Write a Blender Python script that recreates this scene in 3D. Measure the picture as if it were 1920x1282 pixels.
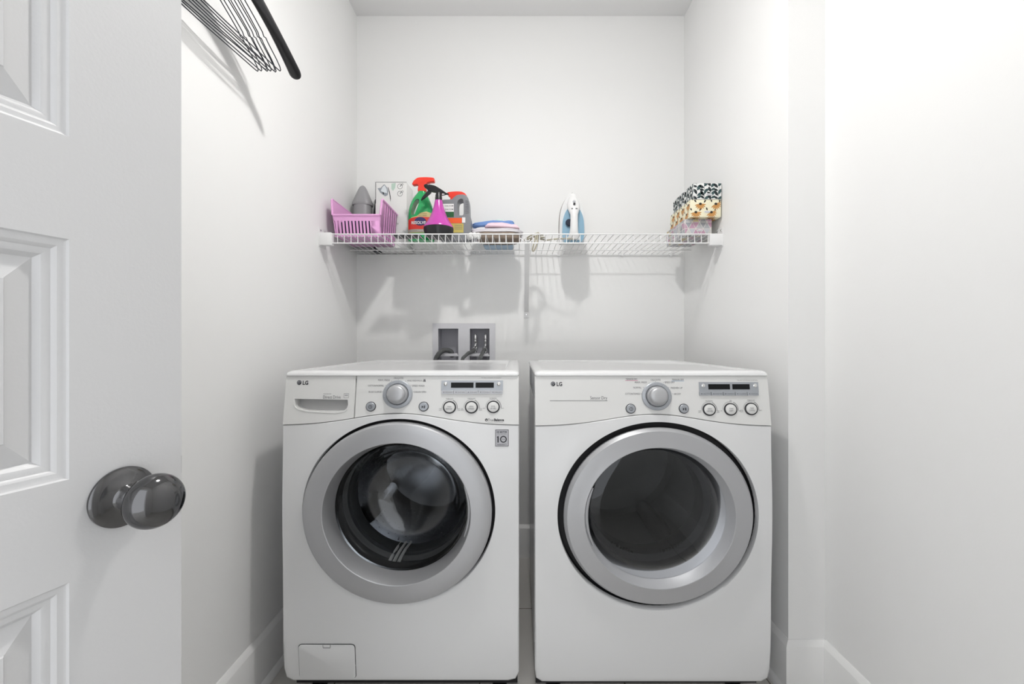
import bpy, bmesh, math, random
from mathutils import Vector, Matrix
from math import sin, cos, pi, radians, sqrt, exp
random.seed(7)
for o in list(bpy.data.objects): bpy.data.objects.remove(o)
SC = bpy.context.scene; COL = SC.collection

# ------------------------------------------------------------------ camera, world, lights, exposure
CAMH = 1.06; F = 815.0
cam = bpy.data.cameras.new('camera'); camo = bpy.data.objects.new('camera', cam); COL.objects.link(camo)
camo.location = (0, 0, CAMH); camo.rotation_euler = (radians(90), 0, 0)
cam.sensor_width = 36; cam.lens = F/1920*36; cam.shift_x = -12/1920; cam.shift_y = -1/1920; cam.clip_start = .02
SC.camera = camo
SC.view_settings.view_transform = 'Standard'; SC.view_settings.look = 'None'
SC.view_settings.gamma = 1; SC.view_settings.exposure = 0.0
w = bpy.data.worlds.new('world'); SC.world = w; w.use_nodes = True
w.node_tree.nodes['Background'].inputs[0].default_value = (.95, .97, 1, 1)
w.node_tree.nodes['Background'].inputs[1].default_value = 2.0
LX, LY, LZ = .03, .92, 2.42
ld = bpy.data.lights.new('ceiling_bulb_light', 'POINT'); ld.energy = 15.5; ld.shadow_soft_size = .035; ld.color = (1, .985, .96)
lo = bpy.data.objects.new('ceiling_bulb_light', ld); COL.objects.link(lo); lo.location = (LX, LY, LZ)
la = bpy.data.lights.new('added_downward_fill_light', 'AREA'); la.shape = 'DISK'; la.size = .08; la.energy = 6.2; la.color = (1, .985, .96)  # second lamp added below the bulb to brighten machines and floor
lao = bpy.data.objects.new('added_downward_fill_light', la); COL.objects.link(lao); lao.location = (LX, LY, LZ-.04)

def at(px, py, Y):
    return Vector(((px-972)*Y/F, Y, CAMH+(640-py)*Y/F))

# ------------------------------------------------------------------ materials
def M(name, col, rough=.5, metal=0, bump=0, bscale=60, vary=.0, coat=0, trans=0, ior=1.45, spec=.5):
    m = bpy.data.materials.new(name); m.use_nodes = True
    nt = m.node_tree; b = nt.nodes['Principled BSDF']
    b.inputs['Base Color'].default_value = (*col, 1); b.inputs['Roughness'].default_value = rough
    b.inputs['Metallic'].default_value = metal; b.inputs['Coat Weight'].default_value = coat
    b.inputs['Transmission Weight'].default_value = trans; b.inputs['IOR'].default_value = ior
    b.inputs['Specular IOR Level'].default_value = spec
    tc = nt.nodes.new('ShaderNodeTexCoord'); n = nt.nodes.new('ShaderNodeTexNoise')
    n.inputs['Scale'].default_value = bscale; n.inputs['Detail'].default_value = 4
    nt.links.new(tc.outputs['Object'], n.inputs['Vector'])
    if vary:
        mx = nt.nodes.new('ShaderNodeMix'); mx.data_type = 'RGBA'
        mx.inputs[6].default_value = (*[c*(1-vary) for c in col], 1); mx.inputs[7].default_value = (*[min(1, c*(1+vary)) for c in col], 1)
        nt.links.new(n.outputs['Fac'], mx.inputs[0]); nt.links.new(mx.outputs[2], b.inputs['Base Color'])
    if bump:
        bp = nt.nodes.new('ShaderNodeBump'); bp.inputs['Strength'].default_value = bump; bp.inputs['Distance'].default_value = .002
        nt.links.new(n.outputs['Fac'], bp.inputs['Height']); nt.links.new(bp.outputs['Normal'], b.inputs['Normal'])
    return m
def S(r, g, b):
    f = lambda c: (c/255/12.92 if c < 11 else ((c/255+.055)/1.055)**2.4)
    return (f(r), f(g), f(b))
def glass_sheet(name, tint, ior=1.5):
    m = bpy.data.materials.new(name); m.use_nodes = True; nt = m.node_tree
    for n in list(nt.nodes): nt.nodes.remove(n)
    o = nt.nodes.new('ShaderNodeOutputMaterial'); t = nt.nodes.new('ShaderNodeBsdfTransparent'); g = nt.nodes.new('ShaderNodeBsdfGlossy')
    f = nt.nodes.new('ShaderNodeFresnel'); f.inputs[0].default_value = ior; mx = nt.nodes.new('ShaderNodeMixShader')
    t.inputs[0].default_value = (*tint, 1); g.inputs['Roughness'].default_value = .02; g.inputs[0].default_value = (.9, .92, .95, 1)
    nt.links.new(f.outputs[0], mx.inputs[0]); nt.links.new(t.outputs[0], mx.inputs[1]); nt.links.new(g.outputs[0], mx.inputs[2])
    nt.links.new(mx.outputs[0], o.inputs[0]); return m
m_wall = M('wall_paint', (.87, .87, .865), .75, bump=.06, bscale=180)
m_ceil = M('ceiling_paint', (.82, .82, .82), .9, bump=.08, bscale=120)
m_trim = M('trim_paint', (.84, .84, .835), .45, bump=.02, bscale=60)
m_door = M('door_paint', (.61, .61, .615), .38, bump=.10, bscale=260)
m_enam = M('white_enamel', (.76, .765, .77), .22, coat=.3, bump=.01, bscale=30)
m_plas = M('white_plastic', (.72, .72, .71), .30, bump=.01, bscale=30)
m_silv = M('silver_paint', (.47, .475, .49), .42, metal=.6)
m_sil2 = M('silver_plastic', (.38, .40, .43), .38, metal=.35)
m_lgry = M('button_grey', (.50, .51, .54), .35)
m_dark = M('black_rubber', (.012, .012, .014), .55)
m_gask = M('grey_gasket', (.055, .057, .062), .3)
m_seam = M('seam_dark', (.02, .02, .02), .8)
m_ink = M('black_ink', (.03, .03, .035), .6)
m_inkg = M('grey_ink', (.16, .16, .17), .6)
m_disp = M('display_black', (.006, .007, .008), .35, spec=.2)
m_drum = M('drum_steel', (.34, .35, .37), .22, metal=1)
m_drumd = M('dryer_drum', (.42, .42, .41), .4, metal=.5)
m_chro = M('chrome', (.75, .75, .75), .12, metal=1)
m_nick = M('dark_nickel', (.13, .13, .133), .10, metal=1)
m_wire = M('white_vinyl_wire', (.82, .82, .82), .35)
m_blk = M('black_plastic', (.014, .014, .016), .28)
m_hwire = M('dark_wire', (.05, .055, .065), .35, metal=.6)
m_hose = M('grey_hose', (.11, .115, .115), .5, bump=.3, bscale=200)
m_box = M('box_plastic', (.66, .66, .69), .5)
m_glass = M('clear_glass', (.93, .95, .96), .0, trans=1, ior=1.45)
m_tint = glass_sheet('tinted_glass', (.50, .51, .52))

# ------------------------------------------------------------------ mesh builder
_txt = {}
class B:
    def __init__(s, *mats):
        s.bm = bmesh.new(); s.mats = list(mats); s.mi = 0
    def use(s, m):
        if m not in s.mats: s.mats.append(m)
        s.mi = s.mats.index(m); return s
    def face(s, vs):
        try: f = s.bm.faces.new(vs)
        except ValueError: return None
        f.material_index = s.mi; return f
    def v(s, p): return s.bm.verts.new(p)
    def quad(s, *ps): return s.face([s.v(p) for p in ps])
    def grid(s, rows, closed=False):
        vr = [[s.v(p) for p in r] for r in rows]
        n = len(rows[0])
        for a, b in zip(vr, vr[1:]):
            for i in range(n if closed else n-1):
                j = (i+1) % n
                s.face([a[i], a[j], b[j], b[i]])
        return vr
    def box(s, x0, x1, y0, y1, z0, z1, bev=0, seg=2):
        vs = [s.v((x, y, z)) for x in (x0, x1) for y in (y0, y1) for z in (z0, z1)]
        fs = [s.face([vs[i] for i in q]) for q in ((0, 1, 3, 2), (4, 6, 7, 5), (0, 4, 5, 1), (2, 3, 7, 6), (0, 2, 6, 4), (1, 5, 7, 3))]
        if bev:
            es = list({e for f in fs for e in f.edges})
            r = bmesh.ops.bevel(s.bm, geom=es, offset=bev, segments=seg, affect='EDGES', profile=.5)
            for f in r['faces']: f.material_index = s.mi
        return s
    def obox(s, c, ux, uy, uz, hx, hy, hz):
        c = Vector(c); ux, uy, uz = [Vector(q).normalized() for q in (ux, uy, uz)]
        vs = [s.v(c+ux*a*hx+uy*b*hy+uz*d*hz) for a in (-1, 1) for b in (-1, 1) for d in (-1, 1)]
        for q in ((0, 1, 3, 2), (4, 6, 7, 5), (0, 4, 5, 1), (2, 3, 7, 6), (0, 2, 6, 4), (1, 5, 7, 3)): s.face([vs[i] for i in q])
        return s
    def lathe(s, c, prof, ax=(0, 0, 1), up=None, kx=1, kz=1, n=48, cap=True):
        """prof: (r, h) along axis ax from point c"""
        c = Vector(c); ax = Vector(ax).normalized()
        if up is None: up = Vector((0, 0, 1)) if abs(ax.z) < .9 else Vector((0, 1, 0))
        up = Vector(up); sx = up.cross(ax).normalized(); sz = ax.cross(sx).normalized()
        rows = []
        for r, h in prof:
            rows.append([c+ax*h+sx*(r*kx*cos(2*pi*i/n))+sz*(r*kz*sin(2*pi*i/n)) for i in range(n)])
        vr = s.grid(rows, True)
        if cap:
            if prof[0][0] > 1e-6: s.face(vr[0][::-1])
            if prof[-1][0] > 1e-6: s.face(vr[-1])
        return s
    def tube(s, pts, r, n=8, closed=False, cap=True):
        pts = [Vector(p) for p in pts]; N = len(pts); rows = []
        up = None
        for i, p in enumerate(pts):
            if closed: t = pts[(i+1) % N]-pts[i-1]
            else: t = (pts[min(i+1, N-1)]-pts[max(i-1, 0)])
            t = t.normalized()
            if up is None: up = Vector((0, 0, 1)) if abs(t.z) < .9 else Vector((1, 0, 0))
            a = t.cross(up)
            if a.length < 1e-4: a = t.cross(Vector((1, .3, 0)))
            a.normalize(); b = a.cross(t).normalized(); up = b
            rr = r[i] if isinstance(r, (list, tuple)) else r
            rows.append([p+a*rr*cos(2*pi*k/n)+b*rr*sin(2*pi*k/n) for k in range(n)])
        if closed: rows.append(rows[0])
        vr = s.grid(rows, True)
        if cap and not closed: s.face(vr[0][::-1]); s.face(vr[-1])
        return s
    def prism(s, pts, d, bev=0, seg=2):
        """closed polygon pts (3D, planar) extruded by vector d"""
        d = Vector(d); a = [s.v(p) for p in pts]; b = [s.v(Vector(p)+d) for p in pts]
        fs = [s.face(a[::-1]), s.face(b)]
        n = len(pts)
        for i in range(n): fs.append(s.face([a[i], a[(i+1) % n], b[(i+1) % n], b[i]]))
        if bev:
            fs = [f for f in fs if f]
            es = {e for f in fs[:2] for e in f.edges}
            r = bmesh.ops.bevel(s.bm, geom=list(es), offset=bev, segments=seg, affect='EDGES', profile=.5)
            for f in r['faces']: f.material_index = s.mi
        return s
    def loft(s, secs, cap=True):
        vr = s.grid(secs, True)
        if cap: s.face(vr[0][::-1]); s.face(vr[-1])
        return s
    def text(s, t, h, fn, x, z, width=None, align='C', bold=0):
        """letters of cap height h at (x,z), mapped to 3D through fn(x,z)"""
        k = (t, bold)
        if k not in _txt:
            c = bpy.data.curves.new('t', 'FONT'); c.body = t; c.size = 1; c.resolution_u = 2; c.fill_mode = 'FRONT'
            c.offset = bold
            o = bpy.data.objects.new('t', c); COL.objects.link(o)
            bpy.context.view_layer.update()
            me = bpy.data.meshes.new_from_object(o.evaluated_get(bpy.context.evaluated_depsgraph_get()))
            _txt[k] = ([v.co.copy() for v in me.vertices], [list(p.vertices) for p in me.polygons])
            bpy.data.objects.remove(o); bpy.data.meshes.remove(me); bpy.data.curves.remove(c)
        vs, fs = _txt[k]
        if not vs: return s
        x0 = min(v.x for v in vs); x1 = max(v.x for v in vs); y0 = min(v.y for v in vs); y1 = max(v.y for v in vs)
        sy = h/.7; sx = sy if width is None else width/(x1-x0)
        ox = x-(x1-x0)*sx/2 if align == 'C' else (x if align == 'L' else x-(x1-x0)*sx)
        nv = [s.v(fn(ox+(v.x-x0)*sx, z+(v.y-.35)*sy)) for v in vs]
        for f in fs: s.face([nv[i] for i in f])
        return s
    def flat(s, pts, fn):
        return s.face([s.v(fn(*p)) for p in pts])
    def ring(s, x, z, r0, r1, fn, n=40, a0=0, a1=2*pi, k=1):
        rows = [[fn(x+r*cos(a0+(a1-a0)*i/n)*k, z+r*sin(a0+(a1-a0)*i/n)) for i in range(n+1)] for r in (r0, r1)]
        s.grid(rows); return s
    def disc(s, x, z, r, fn, n=32, k=1):
        s.face([s.v(fn(x+r*k*cos(2*pi*i/n), z+r*sin(2*pi*i/n))) for i in range(n)]); return s
    def sphere(s, c, rx, ry, rz, nu=24, nv=14):
        c = Vector(c)
        rows = [[c+Vector((rx*sin(pi*j/nv)*cos(2*pi*i/nu), ry*sin(pi*j/nv)*sin(2*pi*i/nu), rz*cos(pi*j/nv))) for i in range(nu)] for j in range(nv+1)]
        s.grid(rows, True); return s
    def build(s, name, parent=None, mat=None, label=None, cat=None, group=None, kind=None, org=None, sharp=38, fix=True):
        if mat: s.mats = [mat]+s.mats[1:]
        bmesh.ops.remove_doubles(s.bm, verts=s.bm.verts, dist=1e-6)
        if fix: bmesh.ops.recalc_face_normals(s.bm, faces=s.bm.faces)
        off = Vector((0, 0, 0)); p = parent
        while p: off += p.location; p = p.parent
        if org is not None: off = Vector(org)
        bmesh.ops.translate(s.bm, verts=s.bm.verts, vec=-off)
        for f in s.bm.faces: f.smooth = True
        ca = radians(sharp)
        for e in s.bm.edges:
            if len(e.link_faces) == 2 and e.calc_face_angle(0) > ca: e.smooth = False
        me = bpy.data.meshes.new(name); s.bm.to_mesh(me); s.bm.free()
        for m in s.mats: me.materials.append(m)
        o = bpy.data.objects.new(name, me); COL.objects.link(o)
        if parent: o.parent = parent
        elif org is not None: o.location = org
        tag(o, label, cat, group, kind)
        return o
def tag(o, label=None, cat=None, group=None, kind=None):
    if label: o['label'] = label
    if cat: o['category'] = cat
    if group: o['group'] = group
    if kind: o['kind'] = kind
    return o
def thing(name, label, cat, loc, group=None):
    o = bpy.data.objects.new(name, None); COL.objects.link(o); o.location = loc; o.empty_display_size = .05
    return tag(o, label, cat, group)
def cut(obj, cutter):
    """boolean difference, applied; the cutter is removed"""
    md = obj.modifiers.new('c', 'BOOLEAN'); md.object = cutter; md.operation = 'DIFFERENCE'; md.solver = 'EXACT'
    bpy.context.view_layer.update()
    me = bpy.data.meshes.new_from_object(obj.evaluated_get(bpy.context.evaluated_depsgraph_get()))
    obj.modifiers.clear(); obj.data = me; bpy.data.objects.remove(cutter)
    bm = bmesh.new(); bm.from_mesh(me)
    for f in bm.faces: f.smooth = True
    for e in bm.edges:
        e.smooth = not (len(e.link_faces) == 2 and e.calc_face_angle(0) > radians(38))
    bm.to_mesh(me); bm.free()

# ------------------------------------------------------------------ the room
XL, XR, XN = -.798, .8185, .930      # left wall, right alcove wall, right near wall
YB, YJ, YF = 2.145, 1.318, -.24       # back wall, jog, front wall
ZC = 2.665
def struct(name, b, mat=None): return b.build(name, mat=mat, kind='structure')
def solid_(xs, zs, i, j, holes):
    if i < 0 or j < 0 or i >= len(xs)-1 or j >= len(zs)-1: return False
    cx, cz = (xs[i]+xs[i+1])/2, (zs[j]+zs[j+1])/2
    return not any(h[0] < cx < h[1] and h[2] < cz < h[3] for h in holes)
def holed(b, y0, y1, X0, X1, Z0, Z1, holes):
    xs = sorted({X0, X1, *[h[0] for h in holes], *[h[1] for h in holes]}); zs = sorted({Z0, Z1, *[h[2] for h in holes], *[h[3] for h in holes]})
    for i in range(len(xs)-1):
        for j in range(len(zs)-1):
            if not solid_(xs, zs, i, j, holes): continue
            a, c, p, q = xs[i], xs[i+1], zs[j], zs[j+1]; V_ = Vector
            b.quad(V_((a, y0, p)), V_((c, y0, p)), V_((c, y0, q)), V_((a, y0, q))); b.quad(V_((a, y1, p)), V_((c, y1, p)), V_((c, y1, q)), V_((a, y1, q)))
            for di, dj, e in ((-1, 0, ((a, p), (a, q))), (1, 0, ((c, p), (c, q))), (0, -1, ((a, p), (c, p))), (0, 1, ((a, q), (c, q)))):
                if solid_(xs, zs, i+di, j+dj, holes): continue
                b.quad(V_((e[0][0], y0, e[0][1])), V_((e[1][0], y0, e[1][1])), V_((e[1][0], y1, e[1][1])), V_((e[0][0], y1, e[0][1])))
OB = (-.4180, -.1180, .93, 1.145)     # outlet box cut-out
b = B(m_wall); holed(b, YB, YB+.12, XL-.1, XN+.1, 0, ZC, [OB]); struct('wall_back', b)
struct('wall_left', B(m_wall).box(XL-.1, XL, YF, YB, 0, ZC))
b = B(m_wall); b.box(XR, XN+.1, YJ, YB, 0, ZC); struct('wall_right', b)
struct('wall_right_near', B(m_wall).box(XN, XN+.1, YF, YJ, 0, ZC))
b = B(m_wall); holed(b, YF-.1, YF, XL-.1, XN+.1, 0, ZC, [(-.68, .16, 0, 2.06)]); struct('wall_front', b)
struct('ceiling', B(m_ceil).box(XL-.1, XN+.1, YF-.1, YB+.1, ZC, ZC+.05))
# floor tiles
m_floor = M('floor_tile', S(200, 198, 194), .35, vary=.06, bscale=9)
nt = m_floor.node_tree; bs = nt.nodes['Principled BSDF']; br = nt.nodes.new('ShaderNodeTexBrick'); tc = nt.nodes.new('ShaderNodeTexCoord')
mp = nt.nodes.new('ShaderNodeMapping'); mp.inputs['Location'].default_value = (.12, -1.726, 0)
for k, v in (('Scale', 1), ('Mortar Size', .0022), ('Brick Width', .45), ('Row Height', .45)): br.inputs[k].default_value = v
br.offset = 0; br.inputs['Mortar'].default_value = (*S(120, 116, 110), 1); br.inputs['Color2'].default_value = (*S(196, 194, 190), 1)
src = bs.inputs['Base Color'].links[0].from_socket
nt.links.new(tc.outputs['Object'], mp.inputs['Vector']); nt.links.new(mp.outputs[0], br.inputs['Vector'])
nt.links.new(src, br.inputs['Color1']); nt.links.new(br.outputs['Color'], bs.inputs['Base Color'])
struct('floor', B(m_floor).box(XL-.1, XN+.1, YF-1.2, YB+.1, -.05, 0))
# baseboards
def baseboard(name, p0, p1, nrm, h=.158, t=.015, shoe=False, e0=0, e1=0):
    p0 = Vector((*p0, 0)); p1 = Vector((*p1, 0)); n = Vector((*nrm, 0)); d = (p1-p0).normalized()
    prof = [(0, 0), (t, 0), (t, h-.015), (t-.001, h-.0135), (.004, h-.001), (.002, h), (0, h)]
    b = B(m_trim)
    b.grid([[p0+d*(-e0*(u/t))+n*u+Vector((0, 0, z)) for u, z in prof], [p1+d*(e1*(u/t))+n*u+Vector((0, 0, z)) for u, z in prof]])
    for q in (p0, p1): b.face([b.v(q+n*u+Vector((0, 0, z))) for u, z in prof])
    struct(name, b)
    if shoe:
        b = B(m_trim); pr = [(t, 0), (t+.014, 0), (t+.014, .006)]+[(t+.014*cos(a), .006+.014*sin(a)) for a in [.3, .7, 1.1, 1.57]]
        b.grid([[q+n*u+Vector((0, 0, z)) for u, z in pr] for q in (p0, p1)])
        struct('trim_1' if 'left' in name else 'trim_2', b)
baseboard('baseboard_left', (XL, YF), (XL, YB), (1, 0), shoe=True)
baseboard('baseboard_back', (XL, YB), (XR, YB), (0, -1))
baseboard('baseboard_right', (XR, YJ), (XR, YB), (-1, 0), shoe=True, e0=.015)
baseboard('baseboard_right_jog', (XR, YJ), (XN, YJ), (0, -1), e0=.015, e1=0)
baseboard('baseboard_right_near', (XN, YF), (XN, YJ), (-1, 0))
# light fitting on the ceiling (above the frame)
t = thing('ceiling_light', 'bare bulb ceiling fitting above the aisle', 'light', (LX, LY, ZC))
B(m_plas).lathe((LX, LY, ZC), [(0, -.16), (.03, -.16), (.035, -.12), (.055, -.045), (.075, -.03), (.08, 0)]).build('fitting', t)
B(m_plas).lathe((LX, LY, LZ), [(.03, .085), (.06, .078), (.10, .056), (.135, .030), (.137, .032), (.10, .060), (.06, .082), (.03, .089)], cap=False).build('added_light_blocker', t)  # unseen dish added to keep the bulb's light off the ceiling

# ------------------------------------------------------------------ door (open, left foreground)
E = Vector((-.4343, .56, 0)); D = Vector((.2804, .9599, 0)); N = Vector((.9599, -.2804, 0))
def dp(u, z, w=0): return E-D*u+N*w+Vector((0, 0, z))
b = B(m_door)
us = [0, .1135, .350, .430, .667, .78]; rows = [(.20, .81), (.917, 1.166), (1.272, 1.90)]
zs = [.012, .20, .81, .917, 1.166, 1.272, 1.90, 2.04]
for i in range(5):
    for j in range(7):
        if i in (1, 3) and (zs[j], zs[j+1]) in rows: continue
        b.quad(dp(us[i], zs[j]), dp(us[i+1], zs[j]), dp(us[i+1], zs[j+1]), dp(us[i], zs[j+1]))
prof = [(0, 0), (.0015, -.002), (.004, -.0032), (.008, -.0036), (.010, -.0048), (.0115, -.0068), (.0145, -.0072), (.018, -.0085), (.0215, -.0125), (.0225, -.0135), (.0455, -.0055), (.0465, -.0038), (.050, -.0036)]
for (u0, u1) in ((us[1], us[2]), (us[3], us[4])):
    for (z0, z1) in rows:
        rr = [[dp(u0+d, z0+d, h), dp(u1-d, z0+d, h), dp(u1-d, z1-d, h), dp(u0+d, z1-d, h)] for d, h in prof]
        vr = b.grid(rr, True); b.face(vr[-1])
for q in ([(0, .012, 0), (0, 2.04, 0), (0, 2.04, -.035), (0, .012, -.035)], [(.78, .012, 0), (.78, 2.04, 0), (.78, 2.04, -.035), (.78, .012, -.035)],
          [(0, .012, -.035), (.78, .012, -.035), (.78, 2.04, -.035), (0, 2.04, -.035)], [(0, 2.04, 0), (.78, 2.04, 0), (.78, 2.04, -.035), (0, 2.04, -.035)],
          [(0, .012, 0), (.78, .012, 0), (.78, .012, -.035), (0, .012, -.035)]):
    b.quad(*[dp(*p) for p in q])
door = b.build('door_1', kind='structure', sharp=25)
kz = .8835; KC = dp(.0666, kz)
knob = B(m_nick)
knob.lathe(KC, [(.0325, .0), (.0335, .002), (.0335, .0045), (.031, .0065), (.026, .0085), (.0155, .011), (.0135, .013), (.0125, .0175), (.0105, .020), (.0095, .023), (.0115, .0255), (.012, .028), (.0095, .030), (.009, .034), (.014, .037)], ax=N, n=64)
rosette = knob.build('knob_rosette', door)
k2 = B(m_nick); pr = []
for i in range(25):
    a = pi*i/24; pr.append((.0297*sin(a)**.92 if 0 < i < 24 else 0, .0525-.0215*cos(a)))
k2.lathe(KC, pr, ax=N, n=64, cap=False); k2.build('door_knob', door)
lp = B(m_nick); lp.obox(dp(-.0004, kz+.018, -.005), D, N, (0, 0, 1), 0.0005, .004, .011); lp.build('latch_plate', door)

# ------------------------------------------------------------------ laundry machines
YBK = 1.985; ZT = .9755
def machine(kind, x0, x1, cx, cz, hole, kzr, label):
    """hole: x radius of the round opening; kzr: z radius / x radius"""
    T = thing('washing_machine' if kind == 'w' else 'tumble_dryer', label, 'washing machine' if kind == 'w' else 'dryer', ((x0+x1)/2, 1.6, 0))
    am = (x0+x1)/2+(-.007 if kind == 'w' else .003)
    zlo = .822 if kind == 'w' else .8195
    arch = lambda x: zlo+.033*exp(-((x-am)/.175)**2)
    yc = lambda z: 1.236+max(0, z-.81)*.15
    CF = lambda x, z, d=.0006: Vector((x, yc(z)-d, z))
    def yb(x, z):
        r = sqrt((x-cx)**2+((z-cz)/kzr)**2)
        y = 1.2385-.007*exp(-((r-hole)/.06)**2)
        if z < .25: y += .012*((.25-z)/.17)**2
        return y
    BF = lambda x, z, d=.0006: Vector((x, yb(x, z)-d, z))
    # front body panel, polar mesh round the opening
    zb = .083 if kind == 'w' else .079
    def inside(x, z):
        if x < x0 or x > x1 or z < zb or z > arch(x)-.0012: return False
        r = .026
        if z < zb+r:
            if x < x0+r and (x-x0-r)**2+(z-zb-r)**2 > r*r: return False
            if x > x1-r and (x-x1+r)**2+(z-zb-r)**2 > r*r: return False
        return True
    angs = [2*pi*i/180 for i in range(180)]+[math.atan2(arch(x)-cz-.0012, x-cx) % (2*pi) for x in (x0, x1)]
    angs = sorted(angs); bd = []
    for a in angs:
        lo_, hi_ = .05, 1.2
        for _ in range(40):
            m_ = (lo_+hi_)/2
            if inside(cx+m_*cos(a), cz+m_*sin(a)): lo_ = m_
            else: hi_ = m_
        bd.append(lo_)
    rows = []
    def hp(a, r): return (cx+r*cos(a), cz+r*kzr*sin(a))
    rows.append([Vector((hp(a, hole)[0], 1.262, hp(a, hole)[1])) for a in angs])
    for t_ in (0, .015, .06, .13, .22, .34, .48, .64, .8, .92, .975):
        row = []
        for a, r1 in zip(angs, bd):
            hx, hz = cx+hole*cos(a), cz+hole*kzr*sin(a)
            bx, bz = cx+r1*cos(a), cz+r1*sin(a)
            x, z = hx+(bx-hx)*t_, hz+(bz-hz)*t_
            row.append(Vector((x, yb(x, z)+(.004 if t_ == 0 else 0), z)))
        rows.append(row)
    for sc, dy in ((.99, .0008), (.998, .003), (1, .006), (1, .03)):
        row = []
        for a, r1 in zip(angs, bd):
            x, z = cx+r1*sc*cos(a), cz+r1*sc*sin(a); row.append(Vector((x, yb(x, z)+dy, z)))
        rows.append(row)
    b = B(m_enam); b.grid(rows, True); b.build('front_panel', T, sharp=50)
    # cabinet: sides, back, bottom
    b = B(m_enam); s_ = .0045
    P = lambda x, y, z: Vector((x, y, z))
    a0, a1, ya, zc0, zc1 = x0+s_, x1-s_, 1.262, .032, ZT-.016
    for xx in (a0, a1):
        b.quad(P(xx, ya, .10), P(xx, YBK, .10), P(xx, YBK, zc1), P(xx, ya, zc1)); b.quad(P(xx, 1.31, zc0), P(xx, YBK, zc0), P(xx, YBK, .10), P(xx, 1.31, .10))
    b.quad(P(a0, YBK, zc0), P(a1, YBK, zc0), P(a1, YBK, zc1), P(a0, YBK, zc1)); b.quad(P(a0, 1.31, zc0), P(a1, 1.31, zc0), P(a1, YBK, zc0), P(a0, YBK, zc0))
    b.use(m_dark).quad(P(a0, 1.31, zc0), P(a1, 1.31, zc0), P(a1, 1.31, .14), P(a0, 1.31, .14)); b.use(m_enam)  # base front coloured black for the darkness beneath the front panel
    for xx, sg in ((a0, -1), (a1, 1)):
        b.box(min(xx, xx+sg*.002), max(xx, xx+sg*.002), 1.36, 1.90, .12, .88)
    b.build('cabinet', T)
    for fx in (x0+.06, x1-.06):
        for fy in (1.345, 1.93):
            B(m_dark).lathe((fx, fy, 0), [(.022, 0), (.022, .012), (.012, .014), (.012, .034)], n=20).build('foot', T)
    # top panel with a rolled front edge and a recessed field
    b = B(m_enam)
    zz0 = ZT-.0150
    yfr = 1.2545
    def rr(ins, z, fr, rad):
        X0, X1, Y0, Y1 = x0+ins, x1-ins, yfr+fr, YBK+.004-ins; out = []
        for (qx, qy, s0) in ((X0+rad, Y0+rad, pi), (X1-rad, Y0+rad, 1.5*pi), (X1-rad, Y1-rad, 0), (X0+rad, Y1-rad, .5*pi)):
            for k in range(6): a = s0+pi/2*k/5; out.append(Vector((qx+rad*cos(a), qy+rad*sin(a), z)))
        return out
    L = [rr(.001, zz0, .002, .008), rr(0, zz0+.001, 0, .009), rr(0, zz0+.005, .0005, .009), rr(.001, ZT-.006, .003, .010), rr(.004, ZT-.0025, .008, .012), rr(.009, ZT-.0005, .014, .016), rr(.016, ZT, .022, .02),
         rr(.040, ZT, .048, .014), rr(.043, ZT-.0035, .051, .012)]
    vr = b.grid(L, True); b.face(vr[-1]); b.face(vr[0][::-1]); b.build('top_panel', T, sharp=60)
    # console
    def console(xa, xb, name, par=T, solid=False):
        nx = max(16, int((xb-xa)/.012)); b = B(m_plas); zt = ZT-.0162
        e = .0025
        cols = []
        for i in range(nx+1):
            f = i/nx; x = xa+(xb-xa)*f
            edge = 0
            zz = [arch(x)+.0006+(zt-arch(x))*k/14 for k in range(15)]
            cols.append([Vector((x, yc(z), z)) for z in zz])
        cols = [[p+Vector((0, .003, 0)) for p in cols[0]]]+[[p+Vector((e*.6, 0, 0)) for p in cols[0]]]+cols[1:-1]+[[p-Vector((e*.6, 0, 0)) for p in cols[-1]]]+[[p+Vector((0, .003, 0)) for p in cols[-1]]]
        front = b.grid(cols)
        back = [[Vector((p.x, 1.285, p.z)) for p in c] for c in cols]
        bk = b.grid(back)
        for r0, r1 in ((front[0], bk[0]), (front[-1], bk[-1]), ([c[0] for c in front], [c[0] for c in bk]), ([c[-1] for c in front], [c[-1] for c in bk])):
            for i in range(len(r0)-1): b.face([r0[i], r0[i+1], r1[i+1], r1[i]])
        return b.build(name, par)
    def cp(px, py):
        Y = 1.245
        for _ in range(4): Y = yc(CAMH+(640-py)*Y/F)
        p = at(px, py, Y); return p.x, p.z
    mm = 1.245/F      # metres per photo pixel on the console
    if kind == 'w':
        sx = cp(666, 740)[0]
        dr = console(x0, sx-.0010, 'detergent_drawer')
        con = console(sx+.0010, x1, 'control_panel')
        B(m_seam).box(sx-.0025, sx+.0025, 1.262, 1.27, arch(sx)-.005, ZT-.024).build('panel_seam', con)
        # scooped finger pull
        pts = []
        for px_, py_ in ((552, 747.3), (652, 749.3), (652.5, 758), (650, 765), (645, 769.5), (630, 771.5), (600, 770.5), (575, 768.5), (560, 765), (554, 760)):
            pts.append(cp(px_, py_))
        c_ = B(m_plas); c_.prism([Vector((x, 1.20, z)) for x, z in pts], (0, .078, 0)); co = c_.build('cutter', dr)
        cut(dr, co)
        h = B(m_plas)
        h.grid([[Vector((x, 1.2775-.026*(i/6)**1.8, z)) for x in [cp(q, 760)[0] for q in (551, 575, 600, 625, 653)]] for i, z in enumerate([cp(0, 748-(-1)*24.5*k/6)[1] for k in range(7)])])
        h.build('drawer_pull', dr, mat=M('pull_shaded_grey', (.55, .55, .55), .4))  # shade inside the scooped recess put into a greyer plastic
        h = B(m_plas)     # raised lower rim of the pull
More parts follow.
